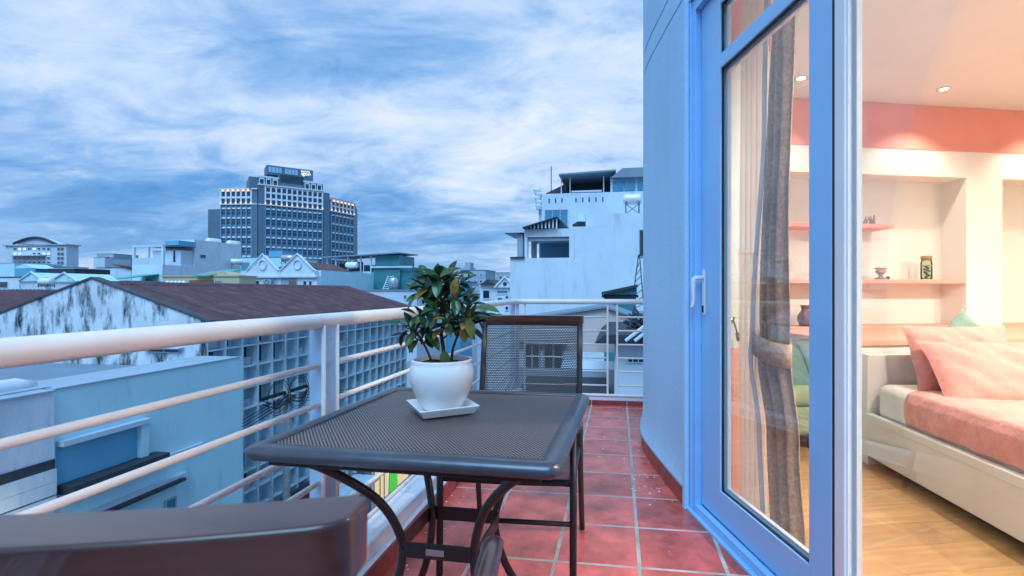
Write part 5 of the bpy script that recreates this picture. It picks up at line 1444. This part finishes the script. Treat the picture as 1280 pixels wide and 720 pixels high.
def facet(A_, B_):
    u = (B_ - A_); w = u.length; u = u.normalized(); nrm = Vector((u.y, -u.x, 0))      # outward towards us
    F_ = Matrix(((u.x, -nrm.x, 0, A_.x), (u.y, -nrm.y, 0, A_.y), (0, 0, 1, 0), (0, 0, 0, 1)))
    return F_, w
proto_w = {}
def tower_face(A_, B_, cols, m0, m1, crown_top, rows=8, crown=True):
    F_, w = facet(A_, B_)
    inv = base_mat(HT).inverted() @ F_
    pitch = (w - m0 - m1) / cols; per = 4.86
    for c_ in range(cols + 1):
        x = m0 + c_ * pitch
        build(MB(F_).box(x - .28, x + .28, -.55, .0, ZG + 5, Z_mid), 'rib', 'tower_rib', HT, world=True)
    for c_ in range(cols):
        x = m0 + (c_ + .5) * pitch
        for r_ in range(rows):
            z = Z_mid - 2.9 - r_ * per
            key = round(pitch, 2)
            if key not in proto_w:
                hw_ = pitch / 2 - .42
                o = build(MB().box(-hw_, hw_, -.12, -.01, -1.75, .75, 0).box(-hw_, hw_, -.34, -.01, .80, 1.55, 1).box(-hw_ * .95, hw_ * .95, -.2, -.125, -.55, -.35, 2), 'window', ['tower_glass', 'tower_light', 'tower_rib'], HT)
                o.matrix_local = inv @ Matrix.Translation((x, 0, z)); proto_w[key] = o
            else: inst(proto_w[key], HT, inv @ Matrix.Translation((x, 0, z)))
    build(MB(F_).box(0, w, -.8, -.0, Z_mid + .05, Z_mid + .55), 'string_course', 'tower_light', HT, world=True)
    if crown:
        for c_ in range(cols + 1):
            x = m0 + c_ * pitch
            build(MB(F_).box(x - .36, x + .36, -.7, .0, Z_mid + .56, crown_top), 'crown_pier', 'tower_light', HT, world=True)
            build(MB(F_).box(x - .34, x + .34, -1.0, -.71, Z_mid + .6, Z_mid + 1.25), 'uplight_glow', 'tower_glow', HT, world=True)
        for c_ in range(0, cols, 1):
            x = m0 + (c_ + .5) * pitch
            build(MB(F_).box(x - .5, x + .5, -1.2, -.75, crown_top - .9, crown_top - .05), 'uplight_glow', 'tower_glow', HT, world=True) if A_ is not P1 else None  # glowing boxes stand for the peach glow along the crown's top edges
        nr = max(2, int((crown_top - Z_mid) / 2.6))
        for c_ in range(cols):
            x = m0 + (c_ + .5) * pitch
            for r_ in range(nr):
                z = Z_mid + .6 + (crown_top - Z_mid - .7) * (r_ + .5) / nr
                hh = (crown_top - Z_mid) / nr
                k2 = ('c', round(pitch, 2), round(hh, 2))
                if k2 not in proto_w:
                    o = build(MB().box(-pitch / 2 + .36, pitch / 2 - .36, -.25, -.01, -hh * .28, hh * .22, 0).box(-pitch / 2 + .36, pitch / 2 - .36, -.45, -.01, hh * .24, hh * .5, 1), 'crown_window', ['tower_glass', 'tower_light'], HT)
                    o.matrix_local = inv @ Matrix.Translation((x, 0, z)); proto_w[k2] = o
                else: inst(proto_w[k2], HT, inv @ Matrix.Translation((x, 0, z)))
        build(MB(F_).box(-.2, w + .2, -1.1, .5, crown_top, crown_top + .55), 'crown_cornice', 'tower_light', HT, world=True)
tower_face(PL, P1, 6, .6, 3.2, Z_cr)
zc_mid = Z_cr + 0.2
tower_face(P1, P2, 11, 3.2, .5, zc_mid + 2.2)
tower_face(P2b, P3, 6, 1.2, .6, Z_cr - 1.2)
# dark pilasters at the corners
for A_, B_, x0_, x1_ in ((PL, P1, None, 3.0), (P1, P2, 0, 2.9), (P2, P2b, 0, 3.2)):
    F_, w = facet(A_, B_)
    a_, b_ = (w - 2.8, w) if x0_ is None else (x0_, x1_)
    build(MB(F_).box(a_, b_, -.6, -.02, ZG + 5, Z_cr + (2.0 if A_ is P1 or A_ is P2 else 0)), 'pilaster', 'tower_dark', HT, world=True)
# penthouse storeys and sign box on the middle face
F_, w = facet(P1, P2)
zp0 = zat(222, 253); zp1 = zat(208, 258); zs_ = zat(219.5, 258)
build(MB(F_).box(-3.8, w, 1.0, 20, Z_cr, zp0 - .3), 'penthouse', 'tower_dark', HT, world=True)
for x0_, nb in ((.2, 3), (w - 9.4, 3)):
    build(MB(F_).box(x0_ - .3, x0_ + 9.2, -.3, 1.4, zp0 - .3, zp0 + .5), 'penthouse_cornice', 'tower_light', HT, world=True)
    for k in range(nb):
        x = x0_ + .3 + k * 3.0
        fm = MB(F_); fm.box(x, x + .35, -.1, .98, Z_cr + .8, zp0 - .31).box(x + 2.05, x + 2.4, -.1, .98, Z_cr + .8, zp0 - .31).box(x + .351, x + 2.049, -.1, .98, zp0 - 1.2, zp0 - .311)
        bw = build(fm, 'tall_window', 'tower_light', HT, world=True)
        build(MB(F_).box(x + .36, x + 2.04, .5, .97, Z_cr + .8, zp0 - 1.25), 'pane', 'tower_glass', bw, world=True)
        build(MB(F_).box(x + .8, x + 1.6, .2, .49, Z_cr + .8, Z_cr + 1.9), 'uplight_glow', 'tower_glow', bw, world=True)
build(MB(F_).box(9.2, w - 9.6, .3, 18, Z_cr, zs_), 'upper_block', 'tower_dark', HT, world=True)
xs0, xs1 = 4.0, w - 4.6
sb = build(MB(F_).box(xs0, xs1, 2.6, 14, zs_ + .02, zp1), 'sign_box', 'tower_dark', HT, world=True)
build(MB(F_).box(xs0 + 6, xs1 - .4, .3, 14, zp0 - 2, zs_), 'lift_house', 'tower_dark', HT, world=True)
zz0, zz1 = zs_ + 1.0, zp1 - .7
ww = (xs1 - xs0)
for k in range(2):
    a_ = xs0 + .8 + k * ww * .34; b_ = a_ + ww * .29
    g = build(MB(F_).box(a_, b_, 2.45, 2.59, zz0, zz1), 'sign_panel', 'win_blue', sb, world=True)
    for j in range(1, 5): build(MB(F_).box(a_ + (b_ - a_) * j / 5 - .12, a_ + (b_ - a_) * j / 5 + .12, 2.35, 2.44, zz0, zz1), 'panel_bar', 'tower_light', g, world=True) if False else None
    for j in range(4): 
        q0 = a_ + (b_ - a_) * (j + .1) / 4; build(MB(F_).box(q0, q0 + (b_ - a_) * .2, 2.38, 2.448, zz0 + .2, zz1 - .2), 'lit_strip', 'sign_glass', sb, world=True)
LT = Matrix(((1, 0, 0, 0), (0, 0, -1, 0), (0, 1, 0, 0), (0, 0, 0, 1)))
def sign_text(txt, size, x, z):
    M4 = base_mat(sb).inverted() @ F_ @ Matrix.Translation((x, 2.5, z)) @ LT
    put_text(txt, size, M4, 'sign_white', sb, ext=.05)
sign_text('SAIGON', 1.15, xs0 + ww * .73, zz1 - .75)
sign_text('igon', 2.7, xs0 + ww * .735, zz0 + .75)
# slab tower peeping out behind
t = block('grey_slab', 'dark grey slab building half hidden behind the hotel tower', 260, 276, 262, 290, 12, 'tower_dark', 'building')

# ------------------------------------------------------------------ far houses around the plant
R5 = random.Random(5)
far = [(512, 545, 338, 95, 'wall_white2', 'white roof terrace house beyond the teal shed'), (575, 607, 338, 110, 'wall_grey', 'blue grey block with a chimney box behind the plant'), (520, 575, 352, 70, 'wall_blue_deep', 'low blue house directly behind the plant leaves'),
       (606, 640, 341, 150, 'wall_grey', 'grey far house with roof clutter left of the white building'), (590, 615, 356, 60, 'wall_grey', 'narrow grey house with dark windows beside the small gabled house')]
for x0, x1, py, Yq, mt, lab in far:
    t = block('far_house', lab, x0, x1, py, Yq, 9, mt, 'house')
    n = max(2, int((x1 - x0) / 8))
    for k in range(n):
        px = x0 + 2 + (x1 - x0 - 2) * k / n
        for r_ in range(3): win_y(t, (px, py + 4 + r_ * 8), (px + 3.5, py + 8 + r_ * 8), Yq, 'win' if (k + r_) % 3 else 'win_blue', 'wall_white2', .1, .1)
    if Yq == 110:
        a, b = onY(581, 328, 111), onY(587.5, 338, 111); build(MB().box(a.x, b.x, 111, 114, b.z, a.z), 'chimney_box', 'wall_grey', t, world=True)
        build(MB().box(onY(575.5, 334, 112).x, onY(588, 334, 112).x, 111.5, 116, onY(575, 338, 112).z, onY(575, 334.5, 112).z), 'roof_room', 'wall_grey', t, world=True)
# small white gabled house with balcony
YH = 52.0
t = block('gabled_house', 'small white gabled house with round vent and balcony beside the tall white wall', 600, 645, 358, YH, 8, 'wall_white', 'house', None, 'wall_white')
p = [onY(q[0], q[1], YH) for q in ((619, 359.5), (645, 359.5), (632, 347.5))]
g = build(MB().prismY([(q.x, q.z) for q in p], YH - .3, YH + 6), 'gable', 'wall_white', t, world=True)
build(MB().tube([(p[0].x, YH - .35, p[0].z), (p[2].x, YH - .35, p[2].z + .1), (p[1].x, YH - .35, p[1].z)], .14, 6), 'verge', 'wall_white', g, world=True)
q = onY(632, 355, YH); build(MB().tube([(q.x, YH - .34, q.z), (q.x, YH - .30, q.z)], .22, 12), 'vent', 'win', g, world=True)
p = [onY(q[0], q[1], YH) for q in ((601, 358), (621, 358), (611, 351))]
build(MB().prismY([(q.x, q.z + .15) for q in p], YH - .5, YH + 5), 'dark_roof', 'slab_dark', t, world=True)
for p0, p1 in (((603, 362), (613, 374)), ((621, 362), (636, 368)), ((621, 371), (629, 380)), ((631, 369), (636.5, 374)), ((631, 382), (636.5, 388)), ((621, 391), (629, 396))):
    win_y(t, p0, p1, YH - .0, 'win' if p0[0] != 621 else 'win_blue', 'wall_white', .1, .1)
# farther skyline: low houses of which only the tops show
spots = []
for k in range(34):
    px = R5.uniform(-30, 660); Yq = R5.uniform(150, 420); py = R5.uniform(345, 357)
    if 270 < px < 440 and Yq > 220: Yq = R5.uniform(150, 210)
    w_ = R5.uniform(7, 16) ; mt = R5.choice(('wall_white2', 'wall_grey', 'wall_white', 'wall_blue'))
    t = block('skyline_house', 'distant low flat roofed house on the hazy skyline', px, px + w_ * 120 / Yq, py, Yq, R5.uniform(8, 14), mt, 'house', 'distant houses along the skyline', R5.choice(('roof_grey', 'roof_maroon', 'wall_white2')))
    a = dims(t); n = 2 if Yq < 260 else 0
    for c_ in range(n):
        x = a[0] + (a[1] - a[0]) * (c_ + .3) / n
        win_rect_y(t, x, x + (a[1] - a[0]) * .22, a[4] - 2.6, a[4] - 1.0, a[2], 'win', 'wall_grey', .12, .1)

# ------------------------------------------------------------------ tall white building on the right
YR_ = 32.0
rb = thing('white_building', 'tall white walled building with roof terrace, awning and set back top floor', 'building', (onY(740, 364, YR_).x, YR_ + 5, ZG))
def orr(px, py, dy=0): return onY(px, py, YR_ + dy).x, onY(715, py, YR_ + dy).z
def bx(p0, p1, y0, y1, name, mat, par=None): a, b = orr(p0[0], p0[1], y0), orr(p1[0], p1[1], y0); return build(MB().box(a[0], b[0], YR_ + y0, YR_ + y1, b[1], a[1]), name, mat, par or rb, world=True)
a = orr(637.5, 322); b = orr(960, 322)
build(MB().box(a[0], b[0], YR_, YR_ + 12, ZG - .05, a[1]), 'wall', 'wall_white', rb, world=True)
bx((711.5, 283.5), (960, 321.95), 0, 12, 'upper_wall', 'wall_white')
bx((741, 268), (960, 283.45), 0, 5, 'upper_wall', 'wall_white')
bx((655.5, 285.5), (711.4, 295.5), 0, 5, 'terrace_roof', 'wall_white')
bx((655.5, 295.6), (659.3, 321.9), 0, .4, 'column', 'wall_white')
bx((664, 297), (670, 321.9), 3.2, 3.6, 'column', 'wall_grey')
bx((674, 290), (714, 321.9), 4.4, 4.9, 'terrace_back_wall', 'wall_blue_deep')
bx((659.5, 295.6), (711.3, 300.5), .15, .5, 'lintel', 'wall_grey')
bx((646.5, 291.5), (653.5, 320.5), .4, 1.6, 'duct', 'wall_grey')
bx((629.5, 287), (655.4, 289.5), .1, 4, 'side_canopy', 'wall_white2')
bx((637.6, 320.2), (655.4, 321.9), -.15, 1.5, 'stained_ledge', 'slab_dark')
m = MB()
for k in range(9):
    px = 658 + 4.6 * k; a = orr(px, 284.5, -.4); b = orr(px, 284 - (px - 656) * .30, -.4)
    m.box(a[0], a[0] + .09, YR_ - .4, YR_ - .3, a[1], b[1])
build(m, 'awning_bars', 'wall_white', rb, world=True, kind='stuff')
p = [orr(q[0], q[1], -.5) for q in ((653.5, 284.4), (696.5, 271.4), (696.5, 270.2), (653.5, 282.8))]
build(MB().prismY([(q[0], q[1]) for q in p], YR_ - .6, YR_ + 3.5), 'awning_roof', 'slab_dark', rb, world=True)
p = [orr(q[0], q[1], 1) for q in ((697, 271), (711, 285), (697, 285))]
build(MB().prismY(p, YR_ + 1, YR_ + 3), 'awning_side', 'slab_dark', rb, world=True)
win_y(rb, (799, 287), (808, 321), YR_, 'win', 'wall_grey', .05)
# set back top floor
YU = 38.0
def ou(px, py, dy=0): return onY(px, py, YU + dy).x, onY(730, py, YU + dy).z
a, b = ou(677, 241), ou(960, 283)
build(MB().box(a[0], b[0], YU, YU + 8, b[1] - 1.5, a[1]), 'top_floor', 'wall_white2', rb, world=True)
a, b = ou(672, 253), ou(677, 283); build(MB().box(a[0], b[0] - .01, YU + .5, YU + 7, b[1] - 1, a[1]), 'top_floor_side', 'wall_white2', rb, world=True)
for px in (686.5, 694.5, 702.5, 720, 728.5, 736.5, 745, 753.5):
    a, b = ou(px - .7, 247), ou(px + .7, 252.5); build(MB().box(a[0], b[0], YU - .03, YU - .004, b[1], a[1]), 'vent_slit', 'win', rb, world=True)
win_y(rb, (681, 262), (710, 284), YU, 'win_blue', 'wall_grey', .06, .06, 'window', 2)
# roof terrace: lean-to roofs, glazed room
p = [ou(q[0], q[1], .5) for q in ((700, 219.5), (770, 216.5), (770, 218.3), (700, 221.3))]
build(MB().prismY(p, YU - .4, YU + 6), 'terrace_canopy', 'roof_grey', rb, world=True)
for px in (701, 712, 754, 763):
    a, b = ou(px, 221, .3), ou(px + 1.1, 241, .3); build(MB().box(a[0], b[0], YU + .3, YU + .4, b[1], a[1]), 'canopy_post', 'wall_white', rb, world=True)
a, b = ou(711, 221, 3), ou(764, 240.8, 3); build(MB().box(a[0], b[0], YU + 3, YU + 3.2, b[1], a[1]), 'terrace_screen', 'slab_dark', rb, world=True)
a, b = ou(714, 237), ou(752, 239); build(MB().box(a[0], b[0], YU + .3, YU + .4, b[1], a[1]), 'terrace_rail', 'wall_white', rb, world=True)
p = [ou(q[0], q[1], 1) for q in ((682, 240.5), (709, 228), (709, 240.5))]
build(MB().prismY(p, YU + 1, YU + 4), 'lean_to', 'slab_dark', rb, world=True)
a, b = ou(764, 218), ou(960, 224); build(MB().prismY([(a[0], b[1]), (b[0], b[1]), (b[0], ou(960, 212)[1]), (ou(778, 213)[0], ou(778, 213)[1])], YU - .3, YU + 7), 'glazed_room_roof', 'roof_grey', rb, world=True)
a, b = ou(764, 224.2), ou(960, 240.6); gr_ = build(MB().box(a[0], b[0], YU + .2, YU + 6, b[1], a[1]), 'glazed_room', 'wall_white2', rb, world=True)
for px in (766, 780.5, 797):
    a, b = ou(px, 226), ou(px + 13.5, 240); build(MB().box(a[0], b[0], YU + .1, YU + .19, b[1], a[1]), 'pane', 'win_blue', gr_, world=True)
a, b = ou(688.5, 206, 1), ou(689.3, 238, 1); build(MB().box(a[0], a[0] + .06, YU + 1, YU + 1.06, b[1], a[1]), 'antenna_mast', 'slab_dark', rb, world=True)
m = MB(); r_ = random.Random(3)
for k in range(5):
    a = ou(670 + r_.uniform(0, 6), 236 + 5 * k, .2); m.tube([(a[0], YU + .2, a[1] - .3), (a[0], YU + .2, a[1]), (a[0] + .05, YU + .2, a[1] + .15)], [.22, .3, .15], 9)
build(m, 'dishes', 'wall_white', rb, world=True, kind='stuff')
a = orr(791, 268); tank_on('steel water tank on a tall dark braced stand on the white building', (a[0], YR_ + 1.0, orr(791, 278.5)[1] - .0) if False else (a[0], YR_ + .9, a[1]), 1.25, .36, 0, .68)
bx((722.5, 267), (731.5, 276.5), .8, 1.4, 'air_conditioner', 'wall_white')
p = [orr(q[0], q[1], 1.2) for q in ((715, 281), (731, 271.5), (731, 281))]
build(MB().prismY(p, YR_ + 1.2, YR_ + 2.2), 'roof_hatch', 'slab_dark', rb, world=True)

# ------------------------------------------------------------------ lower houses beyond the far railing
YP = 15.0
def op(px, py, Y=YP): return onY(px, py, Y).x, onY(740, py, Y).z
ph = thing('peach_house', 'dusty pink gabled house wall seen through the far railing', 'house', (op(720, 420)[0], YP + 3, ZG))
p = [op(640, 440), op(640, 404), op(756, 386), op(790, 397.5), op(790, 440)]
build(MB().prismY([(q[0], q[1] if q[1] > -1.2 else ZG) for q in p], YP, YP + 4), 'wall', 'wall_peach', ph, world=True)
for a, b in (((632, 404.5), (757, 385.0)), ((757, 385.0), (794, 398))):
    a, b = op(*a), op(*b); build(MB().prismY([a, b, (b[0], b[1] + .06), (a[0], a[1] + .06)], YP - .12, YP + 4), 'roof', 'roof_grey', ph, world=True)
w = win_y(ph, (655, 428), (676, 478), YP, 'win', 'wall_grey', .06, .06, bars=1); w = win_y(ph, (679, 428), (705, 478), YP, 'win', 'wall_grey', .06, .06, bars=1)
a, b = op(650, 424.5), op(709, 427); build(MB().box(a[0], b[0], YP - .35, YP - .005, b[1], a[1]), 'window_hood', 'wall_grey', ph, world=True)
t = block('teal_hut', 'teal metal hut with a slanting dark roof above the pink gable', 755, 795, 372, 22, 4, 'teal', 'shed', None, 'slab_dark')
p = [op(753.5, 371.5, 21.9), op(796, 371.5, 21.9), op(796, 362.5, 21.9)]
build(MB().prismY([(q[0], q[1] + .13) for q in p], 21.8, 26), 'gable', 'teal', t, world=True)
p = [op(752, 371.2, 21.8), op(797, 361.8, 21.8)]
build(MB().prismY([(p[0][0], p[0][1] + .1), (p[1][0], p[1][1] + .1), (p[1][0], p[1][1] + .22), (p[0][0], p[0][1] + .22)], 21.6, 26.2), 'slanting_roof', 'slab_dark', t, world=True)
YWb = 10.5
wh = thing('white_annex', 'pale flat annex wall with dark vent and roof stair beyond the railing', 'building', (op(800, 430, YWb)[0], YWb + 2, ZG))
a, b = op(768, 428, YWb), op(900, 428, YWb)
build(MB().box(a[0], b[0], YWb, YWb + 4, ZG, a[1]), 'wall', 'wall_white', wh, world=True)
a, b = op(744, 420, YWb), op(900, 427.4, YWb)
build(MB().prismY([(a[0], b[1]), (b[0], b[1]), (b[0], op(900, 416.5, YWb)[1]), (op(756, 416.5, YWb)[0], op(756, 416.5, YWb)[1])], YWb - .35, YWb + 4), 'eave', 'slab_dark', wh, world=True)
win_y(wh, (784, 446.5), (812, 453.5), YWb, 'win', 'wall_white2', .02, .04, 'vent', 3)
for o_ in (0, .18):
    p = [op(782, 425.5, YWb - .5), op(812, 402, YWb - .5)]
    build(MB().tube([(p[0][0] + o_, YWb - .5, p[0][1]), (p[1][0] + o_, YWb - .5, p[1][1])], .035, 6), 'roof_stair', 'wall_white', wh, world=True)
m = MB(); r_ = random.Random(12)
for k in range(26):
    a = op(r_.uniform(790, 812), r_.uniform(395, 416), YWb + 1.5); v = Vector((r_.uniform(-.3, .3), r_.uniform(-.2, .2), r_.uniform(-.25, .25)))
    m.tube([Vector((a[0], YWb + 1.5, a[1])) - v, Vector((a[0], YWb + 1.5, a[1])) + v], .03, 5)
tag(build(m, 'roof_scrap', 'slab_dark', loc=(op(800, 416, YWb)[0], YWb + 1.5, op(800, 416, YWb)[1]), world=True), 'tangle of dark scrap pipes on the pale annex roof', 'scrap')
# layered sheet roofs low down between pink house and annex
for k, (x0, x1, py, Yq, mt) in enumerate(((640, 772, 470, 12.0, 'roof_grey'), (700, 768, 458, 13.5, 'wall_white2'), (650, 760, 482, 10.6, 'slab_dark'))):
    a, b = op(x0, py, Yq), op(x1, py, Yq)
    t = thing('sheet_roof', ('grey corrugated lean-to roof below the pink house', 'pale narrow sheet roof tucked under the pink house', 'dark sheet roof lowest behind the far railing')[k], 'roof', ((a[0] + b[0]) / 2, Yq, a[1]))
    build(MB().add([(a[0], Yq - .8, a[1] - .25), (b[0], Yq - .8, b[1] - .25), (b[0], Yq + .9, b[1]), (a[0], Yq + .9, a[1])], [(0, 1, 2, 3)]), 'sheet', mt, t, world=True, solid=.05)
    build(MB().box(a[0], b[0], Yq + .2, Yq + .8, ZG, a[1] - .1), 'support_wall', 'wall_grey', t, world=True)
# lattice mast by the white building
p0 = onY(797, 366, 28); p1 = onY(803, 318, 28)
lm = thing('lattice_mast', 'thin steel lattice mast beside the white building', 'mast', (p0.x, 28, p0.z - 1))
m = MB(); hgt = p1.z - p0.z + 1
m.tube([(-.35, 0, 0), (.05, 0, hgt)], .03, 5).tube([(.35, 0, 0), (.10, 0, hgt)], .03, 5)
for k in range(8): f = k / 8; m.tube([(-.35 + .4 * f, 0, hgt * f), (.35 - .25 * (f + .125), 0, hgt * (f + .125))], .02, 5)
build(m, 'lattice', 'slab_dark', lm)
build(MB().box(-.4, .4, -.2, .2, -2.5, 0), 'mount', 'wall_grey', lm)
bpy.context.view_layer.update()
